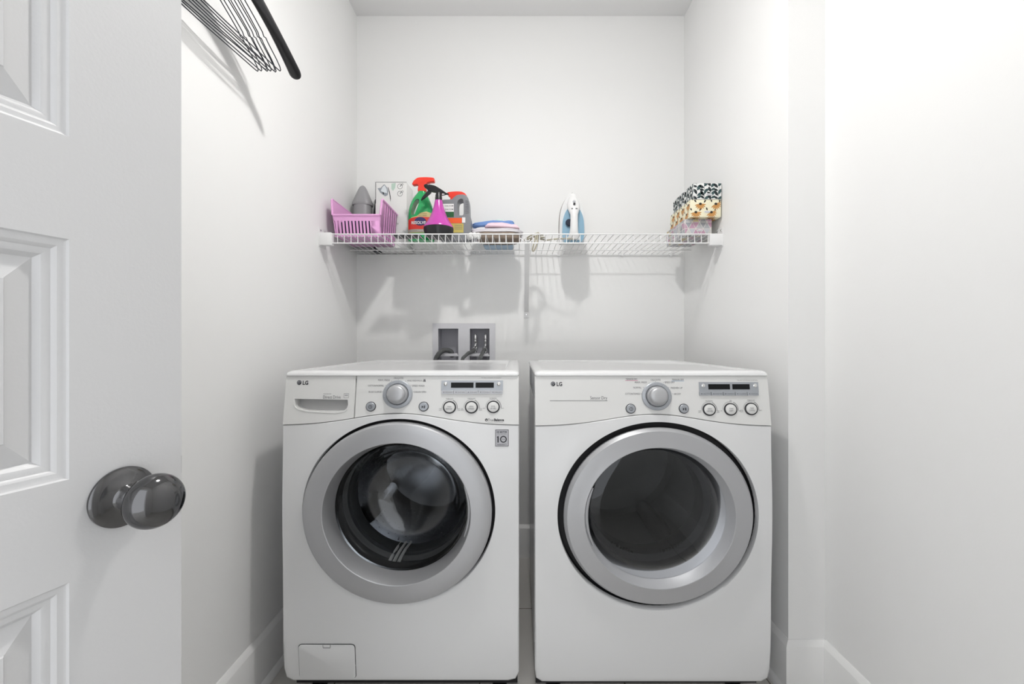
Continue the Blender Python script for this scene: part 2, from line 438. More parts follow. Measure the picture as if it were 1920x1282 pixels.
        rim = [(551, 758), (553.5, 763), (559, 767.5), (575, 771), (600, 773), (630, 774), (646, 771.5), (651.5, 766.5), (653.5, 759)]
        h.tube([CF(*cp(*q), .0002) for q in rim], .0016, n=8); h.build('pull_rim', dr)
    else:
        con = dr = console(x0, x1, 'control_panel')
    # logo and words
    def word(b, s_, px, py, hpx, wpx, bold=0, par=None):
        x, z = cp(px, py); b.text(s_, hpx*mm, CF, x, z, width=wpx*mm, bold=bold)
    lx, ly = (561.2, 717) if kind == 'w' else (1037, 719.5)
    lg = B(m_ink); x, z = cp(lx, ly); lg.disc(x, z, 4.4*mm, CF); word(lg, 'LG', lx+11.8, ly+.2, 7.2, 10.5, .03)
    lg.use(m_lgry); CF2 = lambda x, z: CF(x, z, .001)
    lg.ring(x, z, 2.7*mm, 3.3*mm, CF2, a0=-.1, a1=4.4); lg.flat([(x-.2*mm, z+1.8*mm), (x-.2*mm, z-1.4*mm), (x+1.4*mm, z-1.4*mm), (x+1.4*mm, z-.9*mm), (x+.3*mm, z-.9*mm), (x+.3*mm, z+1.8*mm)], CF2)
    lg.disc(x-1.5*mm, z+1.1*mm, .5*mm, CF2); lg.build('logo', dr)
    tb = B(m_inkg)
    if kind == 'w':
        word(tb, 'Direct Drive', 622.5, 744, 5.8, 33); word(tb, 'INVERTER', 614, 738.2, 1.5, 15)
        x, z = cp(649.5, 741.5)
        for d_ in ((-4.4, -4.2, 4.4, -3.8), (-4.4, 3.8, 4.4, 4.2), (-4.6, -4.2, -4.2, 4.2), (4.2, -4.2, 4.6, 4.2), (-3, -.4, 3, .4), (-3, 1.8, 3, 2.3)):
            tb.flat([(x+d_[0]*mm, z+d_[1]*mm), (x+d_[2]*mm, z+d_[1]*mm), (x+d_[2]*mm, z+d_[3]*mm), (x+d_[0]*mm, z+d_[3]*mm)], CF)
    else:
        word(tb, 'Sensor Dry', 1122.5, 745.5, 6.0, 32)
        x, z = cp(1031, 751); x2, _ = cp(1139, 751); tb.flat([(x, z-.4*mm), (x2, z-.4*mm), (x2, z+.4*mm), (x, z+.4*mm)], CF)
    tb.build('lettering', dr)
    tb = B(m_inkg)
    if kind == 'w':
        dx, dy = 746, 739
        W = [('DELICATES', 747.5, 708.3, 18), ('PERM. PRESS', 720, 712.5, 22), ('COTTON/NORMAL', 705, 722.7, 30), ('BULKY/LARGE', 703.5, 734.3, 24), ('HAND WASH/WOOL', 778, 713.2, 29), ('SPEED WASH', 784.5, 723, 23), ('DRAIN+SPIN', 788, 734.6, 22)]
        ticks = [(747, 711.5), (734, 714), (724, 722.5), (717, 734.5), (760.5, 714), (770.5, 722.5), (775.5, 734.5)]
    else:
        dx, dy = 1231, 742.7
        W = [('DELICATES', 1229.5, 712, 18.5), ('PERM. PRESS', 1201.5, 716.5, 23), ('NORMAL', 1195, 726.3, 15), ('COTTON/TOWELS', 1186, 738, 28), ('SPEED DRY', 1255.5, 716.5, 19), ('FRESHEN UP', 1268.5, 727, 22), ('AIR DRY', 1270, 738.3, 13.5), ('*SENSOR DRY', 1184, 710.6, 22), ('*MANUAL DRY', 1271, 711.4, 23)]
        ticks = [(1229, 715.3), (1217, 718), (1206, 726), (1202, 738), (1243.5, 717), (1254, 726), (1261, 738)]
    for s_, px, py, wp in W: word(tb, s_, px, py, 3.4, wp)
    for px, py in ticks:
        x, z = cp(px, py); tb.disc(x, z, .55*mm, CF, n=8)
    tb.build('dial_lettering', con); tb = B(m_inkg)
    B3 = ([(843, 763.5), (884, 763.2), (925, 762.6)], [('WASH', 'RINSE'), ('SPIN', 'SPEED'), ('SOIL', 'LEVEL')], ['WARM/COLD', 'MEDIUM', 'NORMAL']) if kind == 'w' else \
         ([(1329.5, 767.6), (1369.5, 767.2), (1408, 766.4)], [('DRY', 'LEVEL'), ('TIME', 'DRY'), ('TEMP.', 'CONTROL')], ['NORMAL', '40', 'MEDIUM'])
    side = [('TAP COLD', 'HOT COLD'), ('NO SPIN', 'EXTRA HIGH'), ('LIGHT', 'HEAVY')] if kind == 'w' else [('DAMP DRY', 'VERY DRY'), ('20', '60'), ('ULTRA LOW', 'HIGH')]
    for (px, py), hd, sd in zip(B3[0], B3[2], side):
        word(tb, hd, px, py-16.2, 2.1, 4 if hd == '40' else 14)
        for t2, sgn in zip(sd, (-1, 1)):
            for k2, w2 in enumerate(t2.split()): word(tb, w2, px+sgn*17.2, py+2.6+k2*2.7, 1.9, 3 if len(w2) < 3 else 5.4)
        x, z = cp(px, py); tb.ring(x, z, 14*mm, 14.9*mm, CF, a0=-.15, a1=1.15, n=12)
        tb.ring(x, z, 14*mm, 14.4*mm, CF, a0=1.3, a1=3.2, n=14)
    tb.build('option_lettering', con); tb = B(m_inkg)
    if kind == 'w':
        word(tb, 'THE NEW STANDARD IN WASHING', 921, 708.2, 1.6, 38)
        tb.build('panel_lettering', con); tb = B(m_inkg); word(tb, 'Vibration Control System', 928.5, 791.2, 1.2, 29)
        tb.build('badge_lettering', con); tb = B(m_inkg)
        x, z = cp(796, 713.2); tb.flat([(x-2.6*mm, z-2.2*mm), (x+2.6*mm, z-2.2*mm), (x+1.6*mm, z+2.4*mm), (x-1.6*mm, z+2.4*mm)], CF)
        tb.build('recycling_mark', con)
    else:
        word(tb, 'THE NEW STANDARD IN DRYING', 1400.5, 712.6, 1.6, 39)
        tb.build('panel_lettering', con)
    if kind == 'w':
        b = B(m_ink); word(b, 'True', 920.3, 786.8, 4.6, 10.5); word(b, 'Balance', 935.7, 786.8, 4.6, 18.5, .035)
        x, z = cp(912, 787); b.disc(x, z, 2.6*mm, CF); b.use(m_plas); b.flat([(x-1.5*mm, z+1.3*mm), (x, z-.2*mm), (x+1.5*mm, z+1.3*mm), (x+.4*mm, z-1.9*mm), (x-.4*mm, z-1.9*mm)], CF2); b.build('badge', con)
    else:
        for (px, py, wp, colr) in ((1184, 713.2, 24, (200, 90, 140)), (1271, 714, 24, (100, 150, 190))):
            b = B(M('stripe', S(*colr), .6)); x, z = cp(px, py)
            b.flat([(x-wp/2*mm, z-.3*mm), (x+wp/2*mm, z-.3*mm), (x+wp/2*mm, z+.3*mm), (x-wp/2*mm, z+.3*mm)], CF); b.build('underline', con)
    # dial
    nrm = Vector((0, -1, .15)).normalized()
    x, z = cp(dx, dy); c0 = CF(x, z, 0)
    dial = B(m_sil2).lathe(c0, [(.0425, 0), (.0428, .003), (.0405, .005), (.033, .0055), (.0315, .004), (.031, .002)], ax=nrm, kz=.945, n=64).build('dial_ring', con)
    kb = B(m_silv).lathe(c0, [(.0308, .002), (.0300, .010), (.0285, .0145), (.0262, .0165), (.0255, .022), (.0235, .0255), (.0195, .0275), (.010, .0285), (0, .0287)], ax=nrm, kz=.945, n=64).build('dial_knob', con)
    tk = B(m_lgry)
    for i in range(7):
        a = radians(90-(i-3)*33); q = c0+nrm*.0062+Vector((cos(a)*.037, 0, sin(a)*.035)); q.y += -.0+ (sin(a)*.035)*.15
        tk.obox(q, (cos(a), 0, sin(a)), (-sin(a), 0, cos(a)), nrm, .0018, .0004, .0004)
    tk.build('dial_marks', dial)
    # power and start buttons
    for q, (px, py) in enumerate(((695.5, 762), (794.5, 762)) if kind == 'w' else ((1182.5, 766), (1282, 766))):
        x, z = cp(px, py); c0 = CF(x, z, 0)
        B(m_ink).lathe(c0, [(.0145, 0), (.0145, .001), (.0125, .0012)], ax=nrm, kz=.96, n=32).build('button_surround', con)
        bt = B(m_sil2); bt.lathe(c0, [(.0128, .001), (.0125, .0035), (.011, .0048), (0, .0052)], ax=nrm, kz=.96, n=32)
        bo = bt.build('power_button' if q == 0 else 'start_button', con)
        k = B(m_ink); CFb = lambda x, z: CF(x, z, .0062)
        if q == 0: k.ring(x, z, .0040, .0052, CFb); k.flat([(x-.0006, z-.002), (x+.0006, z-.002), (x+.0006, z+.0025), (x-.0006, z+.0025)], CFb)
        else:
            k.flat([(x-.0045, z-.0045), (x-.0005, z), (x-.0045, z+.0045)], CFb)
            for o_ in (.001, .0036): k.flat([(x+o_, z-.004), (x+o_+.0016, z-.004), (x+o_+.0016, z+.004), (x+o_, z+.004)], CFb)
        k.build('button_symbol', bo)
    # display
    X0, X1, Y0, Y1 = (828, 943, 713, 738) if kind == 'w' else (1310, 1422, 716, 741)
    def slab(b, pa, pb, qa, qb, d0, d1, bow=0):
        xa, zt_ = cp(pa, qa); xb, zb_ = cp(pb, qb)
        n = 8; top = [(xa+(xb-xa)*i/n, zt_) for i in range(n+1)]; bot = [(xa+(xb-xa)*i/n, zb_-bow*sin(pi*i/n)) for i in range(n+1)]
        pts = top+bot[::-1]
        A = [b.v(CF(x, z, d1)) for x, z in pts]; C = [b.v(CF(x, z, d0)) for x, z in pts]
        b.face(A)
        for i in range(len(pts)): j = (i+1) % len(pts); b.face([A[i], A[j], C[j], C[i]])
    b = B(m_sil2); slab(b, X0, X1, Y0, Y1-6, -.001, .0025); dsp = b.build('display_panel', con)
    for (pa, pb) in (((846, 888), (892, 926)) if kind == 'w' else ((1327, 1368), (1372, 1405))):
        b = B(m_disp); slab(b, pa, pb, Y0+3.8, Y0+13.6, .002, .0032); b.build('screen', dsp)
    for k in range(5):
        b = B(m_lgry if kind == 'w' else m_sil2); wd = (X1-X0)/5
        slab(b, X0+wd*k+.5, X0+wd*(k+1)-.5, Y0+18.6, Y1, -.001, .004)
        b.use(m_ink); x, z = cp(X0+wd*k+4.5, Y1-3.2); b.disc(x, z, .8*mm, lambda x, z: CF(x, z, .0046), n=10)
        b.use(m_inkg); x, z = cp(X0+wd*k+14, Y1-3.2)
        b.text(['PREWASH', 'RINSE+SPIN', 'EXTRA RINSE', 'STAIN', 'DELAY'][k] if kind == 'w' else ['LESS TIME', 'MORE TIME', 'WRINKLE', 'CARE', 'SIGNAL'][k], 1.7*mm, lambda x, z: CF(x, z, .0046), x, z, width=13*mm)
        b.build('option_key', dsp)
    for px in (X0+7.6, X1-7.6):
        x, z = cp(px, Y0+6.6); B(m_chro).lathe(CF(x, z, .002), [(.0058, 0), (.0055, .002), (.0035, .0035), (0, .004)], ax=nrm, n=20).build('round_key', dsp)
    # three option buttons
    for (px, py), tx in zip(B3[0], B3[1]):
        x, z = cp(px, py); c0 = CF(x, z, 0)
        rg = B(m_ink).lathe(c0, [(.0187, 0), (.0187, .0022), (.0155, .0028), (.0152, .001)], ax=nrm, kz=.95, n=40).build('button_ring', con)
        b = B(m_plas).lathe(c0, [(.0151, .001), (.0150, .004), (.013, .0052), (0, .0056)], ax=nrm, kz=.95, n=40)
        b.use(m_inkg); f_ = lambda x, z: CF(x, z, .0064)
        b.text(tx[0], 2.6*mm, f_, x, z+1.9*mm, width=(7.5 if len(tx[0]) < 6 else 9)*mm); b.text(tx[1], 2.6*mm, f_, x, z-2.1*mm, width=(11.5 if len(tx[1]) > 3 else 7)*mm)
        b.build('option_button', con)
    if kind == 'w':
        # warranty sticker
        st = B(M('sticker_silver', (.50, .50, .53), .4)); ms = 1.232/F
        p = at(941, 821.5, 1.232); X, Z = p.x, p.z; f0 = lambda x, z: BF(x, z, .0018); f1 = lambda x, z: BF(x, z, .0024)
        hw, hh = 12.5*ms, 15.5*ms
        st.use(m_ink); st.flat([(X-hw, Z-hh), (X+hw, Z-hh), (X+hw, Z+hh), (X-hw, Z+hh)], lambda x, z: BF(x, z, .0013))
        st.use(st.mats[0]); st.flat([(X-hw+.0013, Z-hh+.0013), (X+hw-.0013, Z-hh+.0013), (X+hw-.0013, Z+hh-.0013), (X-hw+.0013, Z+hh-.0013)], f0)
        st.use(m_ink); st.text('DD MOTOR', 3*ms, f1, X, Z+11.3*ms, width=19*ms, bold=.03); st.text('WARRANTY', 2.6*ms, f1, X, Z-12*ms, width=18*ms)
        st.flat([(X-8.5*ms, Z-8.5*ms), (X-6*ms, Z-8.5*ms), (X-6*ms, Z+3.6*ms), (X-7.6*ms, Z+3.6*ms), (X-9.4*ms, Z+2.2*ms), (X-9.4*ms, Z+.8*ms), (X-8.5*ms, Z+1.2*ms)], f1)
        st.ring(X+2.8*ms, Z-2.4*ms, 4.4*ms, 6.4*ms, f1); st.text('YEAR', 2*ms, f1, X+2.8*ms, Z-2.4*ms, width=6.6*ms)
        st.use(m_inkg); st.text('Life of product', 1.6*ms, f1, X, Z+8.4*ms, width=17*ms); st.text('excludes wear and tear', 1.3*ms, f1, X, Z+6.3*ms, width=19*ms)
        st.build('warranty_sticker', T, fix=False)
        # drain filter hatch
        def rrect(xa, xb, za, zb_, r, n=6):
            o = []
            for (qx, qz, s0) in ((xa+r, za+r, pi), (xb-r, za+r, 1.5*pi), (xb-r, zb_-r, 0), (xa+r, zb_-r, .5*pi)):
                for k in range(n+1): a = s0+pi/2*k/n; o.append((qx+r*cos(a), qz+r*sin(a)))
            return o
        A = at(561, 1273, 1.245); C = at(666, 1207.3, 1.238)
        b = B(m_seam); b.face([b.v(BF(x, z, .0008)) for x, z in rrect(A.x, C.x, A.z, C.z, .011)]); b.build('hatch_gap', T)
        b = B(m_enam); pts = rrect(A.x+.0012, C.x-.0016, A.z+.0006, C.z-.0018, .010)
        ins = rrect(A.x+.0026, C.x-.003, A.z+.002, C.z-.0032, .009)
        b.grid([[BF(x, z, .0008) for x, z in pts], [BF(x, z, .0022) for x, z in pts], [BF(x, z, .0030) for x, z in ins]], True)
        b.face([b.v(BF(x, z, .0030)) for x, z in ins]); ht = b.build('filter_hatch', T)
        b = B(m_seam); q = at(612.5, 1212, 1.237)
        b.tube([BF(q.x-.0105, C.z-.002, .0034), BF(q.x-.0100, q.z-.0035, .0034), BF(q.x+.0100, q.z-.0035, .0034), BF(q.x+.0105, C.z-.002, .0034)], .0006, n=5); b.build('hatch_tab', ht)
    # ---- round door
    ax = Vector((0, 1, 0)); C0 = Vector((cx, 0, cz))
    def LA(b, prof, **k): return b.lathe(C0, prof, ax=ax, kz=kzr, n=96, cap=False, **k)
    g = B(m_dark); LA(g, [(hole+.001, 1.246), (hole-.002, 1.262), (.20, 1.264), (.19, 1.30)]); g.build('door_gasket', T)
    def drum_holes(hl):
        hl.use(m_dark)
        for i in range(36):
            for j in range(14):
                a = 2*pi*(i+.5*(j % 2))/36; y_ = 1.475+j*.024
                c = Vector((cx+.2392*cos(a), y_, cz+.2392*kzr*sin(a))); t1 = Vector((-sin(a), 0, cos(a)))
                hl.face([hl.v(c+t1*.0026*cos(q)+Vector((0, .0026*sin(q), 0))) for q in [k*pi/3 for k in range(6)]])
    if kind == 'w':
        ring = LA(B(m_silv), [(.256, 1.262), (.2640, 1.240), (.2648, 1.218), (.2635, 1.2125), (.2600, 1.2095), (.2590, 1.2090), (.2350, 1.2065), (.2090, 1.2050), (.2078, 1.2050), (.2064, 1.2058), (.2058, 1.2070), (.1990, 1.236), (.1942, 1.262), (.1935, 1.268)]).build('door_ring', T, sharp=22)
        h = B(m_silv)     # grip on the inner right of the ring
        pts = [Vector((cx+.2005*cos(a), 1.224+.006*cos(2*a), cz+.2005*kzr*sin(a))) for a in [radians(-22+44*i/16) for i in range(17)]]
        h.tube(pts, [.0015+.004*sin(pi*i/16)**.6 for i in range(17)], n=10); h.build('door_grip', ring)
        bo = B(m_glass)
        LA(bo, [(r_, y_ if y_ < 1.268 else 1.268+(y_-1.268)*.76) for r_, y_ in [(.1935, 1.262), (.1900, 1.268), (.184, 1.280), (.172, 1.300), (.162, 1.330), (.150, 1.385), (.140, 1.405), (.120, 1.421), (.085, 1.432), (.045, 1.437), (.0001, 1.4385), (.0001, 1.4335), (.045, 1.432), (.083, 1.427), (.116, 1.416), (.135, 1.401), (.1445, 1.382), (.157, 1.328), (.168, 1.296), (.181, 1.275), (.188, 1.262), (.1935, 1.262)]])
        bo.build('door_glass', ring)
        g2 = B(m_gask); LA(g2, [(.200, 1.270), (.197, 1.300), (.203, 1.315), (.203, 1.335), (.190, 1.345), (.188, 1.360), (.192, 1.372), (.182, 1.385), (.180, 1.400), (.21, 1.41)])
        gs = g2.build('bellows', T)
        rb = B(M('rib_grey', (.75, .75, .73), .5))
        for k in (-1, 0, 1):
            xx = cx-.036+k*.0145
            rb.tube([Vector((xx+.002*k+.012, 1.405, cz-.170)), Vector((xx+.004, 1.36, cz-.176)), Vector((xx, 1.335, cz-.183)), Vector((xx-.002, 1.315, cz-.189))], [.0036, .0042, .005, .0055], n=8)
        rb.build('gasket_ribs', gs)
        d = B(m_drum); LA(d, [(.205, 1.42), (.235, 1.44), (.240, 1.46), (.240, 1.80), (.225, 1.83), (.12, 1.85), (.05, 1.835), (.0001, 1.835)])
        drum_holes(d); dm = d.build('drum', T, fix=False)
        for k in range(3):
            a = radians(95+120*k); p_ = B(m_drum)
            p_.tube([Vector((cx+.225*cos(a), y_, cz+.225*kzr*sin(a))) for y_ in (1.46, 1.5, 1.65, 1.79, 1.82)], [.006, .026, .030, .026, .006], n=14); p_.build('drum_paddle', dm)
    else:
        ring = LA(B(m_silv), [(.256, 1.262), (.266, 1.245), (.2685, 1.234), (.2680, 1.229), (.2605, 1.2175), (.2595, 1.2165), (.235, 1.2140), (.2145, 1.2125), (.2130, 1.2122), (.2112, 1.2128), (.2105, 1.2145), (.2010, 1.248), (.1995, 1.250)]).build('door_ring', T, sharp=22)
        h = B(m_silv)
        pts = [Vector((cx+.2045*cos(a), 1.226, cz+.2045*kzr*sin(a))) for a in [radians(180-25+50*i/16) for i in range(17)]]
        h.tube(pts, [.0015+.004*sin(pi*i/16)**.6 for i in range(17)], n=10); h.build('door_grip', ring)
        gl = B(m_tint); LA(gl, [(.2005, 1.248), (.199, 1.247), (.15, 1.2445), (.08, 1.243), (.0001, 1.2425)]); gl.build('door_glass', ring)
        g2 = B(m_dark); LA(g2, [(.202, 1.250), (.197, 1.254), (.192, 1.262), (.190, 1.30)]); g2.build('window_frame', ring)
        g3 = B(m_gask); LA(g3, [(.190, 1.30), (.192, 1.33), (.176, 1.345), (.172, 1.40), (.18, 1.42)]); g3.build('bellows', T)
        d = B(m_drumd); LA(d, [(.18, 1.42), (.262, 1.43), (.27, 1.45), (.27, 1.86), (.25, 1.88), (.16, 1.885), (.155, 1.87), (.0001, 1.87)]); dm = d.build('drum', T)
        for k in range(3):
            a = radians(60+120*k); p_ = B(m_drumd)
            p_.tube([Vector((cx+.252*cos(a), y_, cz+.252*kzr*sin(a))) for y_ in (1.46, 1.5, 1.65, 1.82, 1.85)], [.006, .03, .036, .03, .006], n=14); p_.build('drum_paddle', dm)
        lf = B(m_drumd)
        for s0 in (-1, 1):
            for i in range(8):
                a = radians(-90+s0*(14+i*3.4)); r_ = .178
                lf.use(m_dark); lf.obox((cx+r_*cos(a), 1.3445, cz+r_*kzr*sin(a)), (cos(a), 0, sin(a)), (-sin(a), 0, cos(a)), (0, 1, 0), .008, .0024, .0012)
        lf.use(m_gask).obox((cx, 1.347, cz-.185*kzr), (1, 0, 0), (0, 0, 1), (0, 1, 0), .03, .006, .002)
        lf.build('lint_grille', T)
    return T
machine('w', -.673, .002, -.339, .580, .2725, .956, 'white front-loading washing machine on the left with detergent drawer')
machine('d', .047, .722, .396, .5665, .2845, .932, 'white front-loading tumble dryer on the right with dark tinted door')

# ------------------------------------------------------------------ recessed laundry outlet box in the back wall
t = thing('laundry_outlet_box', 'recessed white plumbing box in the wall above the washer', 'outlet box', (-.268, YB, 1.04))
o0 = at(822, 616, YB); o1 = at(859.6, 664, YB); p0 = at(881, 616, YB); p1 = at(917.8, 664, YB)
b = B(m_box)
fr = (-.4222, -.1140, .925, 1.1495)
holed(b, YB-.006, YB-.0005, *fr, [(o0.x, o1.x, .955, o0.z), (p0.x, p1.x, .955, p0.z)])
b.build('frame', t)
m_boxin = M('box_inner', (.46, .46, .50), .5)
for q0, q1 in ((o0, o1), (p0, p1)):
    b = B(m_boxin); xa, xb, za, zt = q0.x, q1.x, .955, q0.z; yy = YB+.085
    for r in ([(xa, za), (xb, za)], [(xb, za), (xb, zt)], [(xb, zt), (xa, zt)], [(xa, zt), (xa, za)]):
        b.quad(Vector((r[0][0], YB-.001, r[0][1])), Vector((r[1][0], YB-.001, r[1][1])), Vector((r[1][0], yy, r[1][1])), Vector((r[0][0], yy, r[0][1])))
    b.quad(Vector((xa, yy, za)), Vector((xb, yy, za)), Vector((xb, yy, zt)), Vector((xa, yy, zt)))
    b.build('recess', t, fix=False)
    b = B(m_box)   # bevelled sill across the lower part of the opening
    s0 = at(0, 662.5, YB).z
    b.prism([Vector((xa-.004, YB-.012, s0-.014)), Vector((xb+.004, YB-.012, s0-.014)), Vector((xb-.006, YB-.012, s0)), Vector((xa+.006, YB-.012, s0))], (0, .05, 0), bev=.002); b.build('sill', t)
for k, px in enumerate((891.3, 910.8)):
    c = at(px, 640, YB+.03); v = thing('water_valve', ['left', 'right'][k]+' chrome water valve inside the wall plumbing box', 'valve', c, 'water valves in the plumbing box')
    z0 = c.z
    B(m_chro).lathe((c.x, c.y, z0-.055), [(.008, 0), (.008, .02), (.012, .022), (.012, .03), (.0075, .034), (.0075, .050), (.009, .052), (.009, .062)], n=20).build('valve_body', v)
    B(m_chro).lathe((c.x, c.y, z0+.008), [(.0065, 0), (.0085, .004), (.0085, .022), (.005, .028), (0, .028)], n=16).build('air_chamber', v)
    B(m_chro).lathe((c.x, c.y-.008, z0-.033), [(.0135, 0), (.0135, .012), (.010, .014)], ax=(-.35, -.8, -.5), n=20).build('hose_nut', v)
    h = B(m_hose); p = Vector((c.x, c.y-.014, z0-.036))
    e = at(868 if k == 0 else 900, 671, 2.05)
    h.tube([p, p+Vector((-.010, -.022, -.014)), p+(e-p)*.55+Vector((0, 0, .004)), e, e+Vector((-.02, -.01, -.08)), e+Vector((-.03, .02, -.25)), e+Vector((-.03, .03, -.5))], .0085, n=12)
    h.build('water_hose', label=['grey supply hose running down left from the left water valve', 'grey supply hose running down from the right water valve'][k], cat='hose', group='water supply hoses')
h = B(m_hose); pts = [at(848, 668, YB+.04), at(846, 660, YB+.025), at(840, 656.5, YB+.005), at(832, 656.5, YB-.02), at(825, 661, YB-.04), at(820, 668, YB-.055), at(817, 676, YB-.065), at(816, 700, YB-.07), at(816, 800, YB-.07)]
fine = []
for i in range(len(pts)-1):
    for k in range(10):
        t_ = k/10; a_, b_ = pts[i], pts[i+1]; pa = pts[max(i-1, 0)]; pb = pts[min(i+2, len(pts)-1)]
        fine.append(.5*((2*a_)+(b_-pa)*t_+(2*pa-5*a_+4*b_-pb)*t_*t_+(3*a_-pa-3*b_+pb)*t_**3))
h.tube(fine, [.0125 if i % 2 else .0105 for i in range(len(fine))], n=14)
h.build('drain_hose', label='ribbed dark grey drain hose hooked into the left box opening', cat='hose')

# ------------------------------------------------------------------ wire shelf
ZS = 1.490; YS = 1.745
T = thing('wire_shelf', 'white ventilated wire shelf mounted across the alcove', 'shelf', (0, 1.95, ZS))
b = B(m_wire); n = 57; rw = .0016
xa, xb = XL+.045, XR-.03
wx = [xa+(xb-xa)*i/(n) for i in range(n+1)]
for x in wx:
    b.tube([Vector((x, YB-.006, ZS)), Vector((x, YS+.004, ZS)), Vector((x, YS, ZS-.003)), Vector((x, YS, ZS-.036))], rw, n=6)
for (y, z, r) in ((YS-.003, ZS, .0026), (YS-.003, ZS-.036, .0026), (2.03, ZS-.004, .0024), (YB-.008, ZS-.004, .003)):
    b.tube([Vector((XL+.012, y, z)), Vector((XR-.012, y, z))], r, n=8)
b.build('wire_deck', T)
for sgn, xw in ((1, XL), (-1, XR)):
    b = B(m_wire); x1_ = xw+sgn*.052
    b.box(min(xw, x1_), max(xw, x1_), YS-.010, YS+.016, ZS-.045, ZS+(.006 if sgn > 0 else .0010), bev=.003)
    b.box(min(xw, xw+sgn*.003), max(xw, xw+sgn*.003), YS-.012, YS+.05, ZS-.05, ZS+.028, bev=.001)
    e = b.build('end_bracket', T)
    for (yy, zz) in ((YS+.002, ZS+.016), (YS+.035, ZS+.016)):
        B(m_chro).lathe((xw+sgn*.003, yy, zz), [(.0045, 0), (.0035, .002), (0, .0025)], ax=(sgn, 0, 0), n=12).build('screw', e)
xbr = .036
b = B(m_wire); a_ = Vector((xbr, YS+.02, ZS-.020)); c_ = Vector((xbr+.004, YB-.004, 1.205))
dv = (c_-a_).normalized(); nn = Vector((1, 0, 0)); up = nn.cross(dv)
b.obox((a_+c_)/2, nn, dv, up, .0095, (c_-a_).length/2, .0015); b.obox((a_+c_)/2+up*.004+nn*.009, nn, dv, up, .0012, (c_-a_).length/2, .005); b.obox((a_+c_)/2+up*.004-nn*.009, nn, dv, up, .0012, (c_-a_).length/2, .005)
b.box(xbr-.010, xbr+.018, YB-.004, YB-.0002, 1.176, 1.212, bev=.001); br_ = b.build('support_brace', T)
B(m_chro).lathe((xbr+.004, YB-.004, 1.192), [(.004, 0), (.003, .002), (0, .0025)], ax=(0, -1, 0), n=12).build('screw', br_)
b = B(m_wire); b.tube([Vector((xbr-.03, YS+.05, ZS-.003)), Vector((xbr-.004, YS+.035, ZS-.028)), a_], .002, n=6); b.tube([Vector((xbr+.03, YS+.05, ZS-.003)), Vector((xbr+.008, YS+.035, ZS-.028)), a_], .002, n=6); b.build('brace_hook', T)
for px in (1047, 1166, 1258, 795, 880):
    p = at(px, 474, YB-.006); b = B(m_wire); b.box(p.x-.006, p.x+.006, YB-.012, YB-.0002, ZS-.010, ZS+.014, bev=.0015); cl = b.build('wall_clip', T)
ZT2 = ZS+rw+.0004   # surface items rest on

# ------------------------------------------------------------------ things on the shelf
def rsec(cx, cy, hx, hy, z, r, n=5):
    o = []
    r = min(r, hx*.98, hy*.98)
    for (qx, qy, s0) in ((cx-hx+r, cy-hy+r, pi), (cx+hx-r, cy-hy+r, 1.5*pi), (cx+hx-r, cy+hy-r, 0), (cx-hx+r, cy+hy-r, .5*pi)):
        for k in range(n+1): a = s0+pi/2*k/n; o.append(Vector((qx+r*cos(a), qy+r*sin(a), z)))
    return o
# pink basket
m_pink = M('pink_plastic', S(236, 174, 224), .35, bump=.02)
T = thing('storage_basket', 'pink plastic stacking basket with a low slotted front', 'basket', (-.66, 1.88, ZT2))
bx0, bx1, by0, by1, bz0, bz1 = -.764, -.557, 1.772, 2.0, ZT2, 1.642
tp = .010
b = B(m_pink)
fz = 1.5755
def slab3(pts, d): b.prism([Vector(p) for p in pts], d)
b.box(bx0+tp, bx1-tp, by0+.022, by1-tp, bz0, bz0+.003)
# back wall
slab3([(bx0+tp, by1-tp, bz0), (bx1-tp, by1-tp, bz0), (bx1, by1, bz1), (bx0, by1, bz1)], (0, -.003, 0))
# sides with a slanted front edge
for xw, xt, s_ in ((bx0+tp, bx0, 1), (bx1-tp, bx1, -1)):
    slab3([(xw, by0+.022, bz0), (xw, by1-tp, bz0), (xt, by1, bz1), (xt, by0+.010, bz1), (xt+s_*.001, by0+.003, bz1-.006), (xw-s_*.004, by0, fz)], (s_*.003, 0, 0))
    b.tube([Vector((xt, by1, bz1)), Vector((xt, by0+.010, bz1)), Vector((xt+s_*.001, by0+.004, bz1-.006)), Vector((xw-s_*.004, by0, fz))], .0042, n=8)
    for k in range(6):
        yy = by0+.05+k*.030; b.tube([Vector((xw-s_*.001, yy, bz0)), Vector((xt, yy, bz1))], .0016, n=5)
b.tube([Vector((bx0, by1, bz1)), Vector((bx1, by1, bz1))], .0042, n=8)
b.build('basket_body', T)
b = B(m_pink)
# front wall: lip, slots, base rail
def fp(x, s, d=0):      # s 0 bottom .. 1 rim
    return Vector((x, by0+.022-.022*s+d, bz0+(fz-bz0)*s))
def fseg(xa, xb, s0, s1):
    pts = [fp(xa, s0), fp(xb, s0), fp(xb, s1), fp(xa, s1)]
    b.prism(pts, (0, .003, 0))
xa_, xb_ = bx0+tp-.002, bx1-tp+.002
fseg(xa_, xb_, 0, .14); fseg(xa_, xb_, .74, 1.0)
s0x = at(627, 425, 1.785).x; s1x = at(698, 425, 1.785).x; ns = 11; st = (s1x-s0x)/ns
fseg(xa_, s0x, .14, .74); fseg(s1x, xb_, .14, .74)
for k in range(ns-0):
    fseg(s0x+st*k+st*.42, s0x+st*(k+1), .14, .74)
b.tube([fp(xa_, 1), fp(xb_, 1)], .0042, n=8)
b.build('slotted_front', T)
B(M('navy_knit', S(40, 44, 66), .9, bump=.4, bscale=300)).box(-.745, -.578, 1.803, 1.975, ZT2+.0035, ZT2+.072, bev=.018, seg=4).build('folded_cloth', label='dark navy cloth folded inside the pink basket', cat='cloth', org=(-.66, 1.89, ZT2+.004))
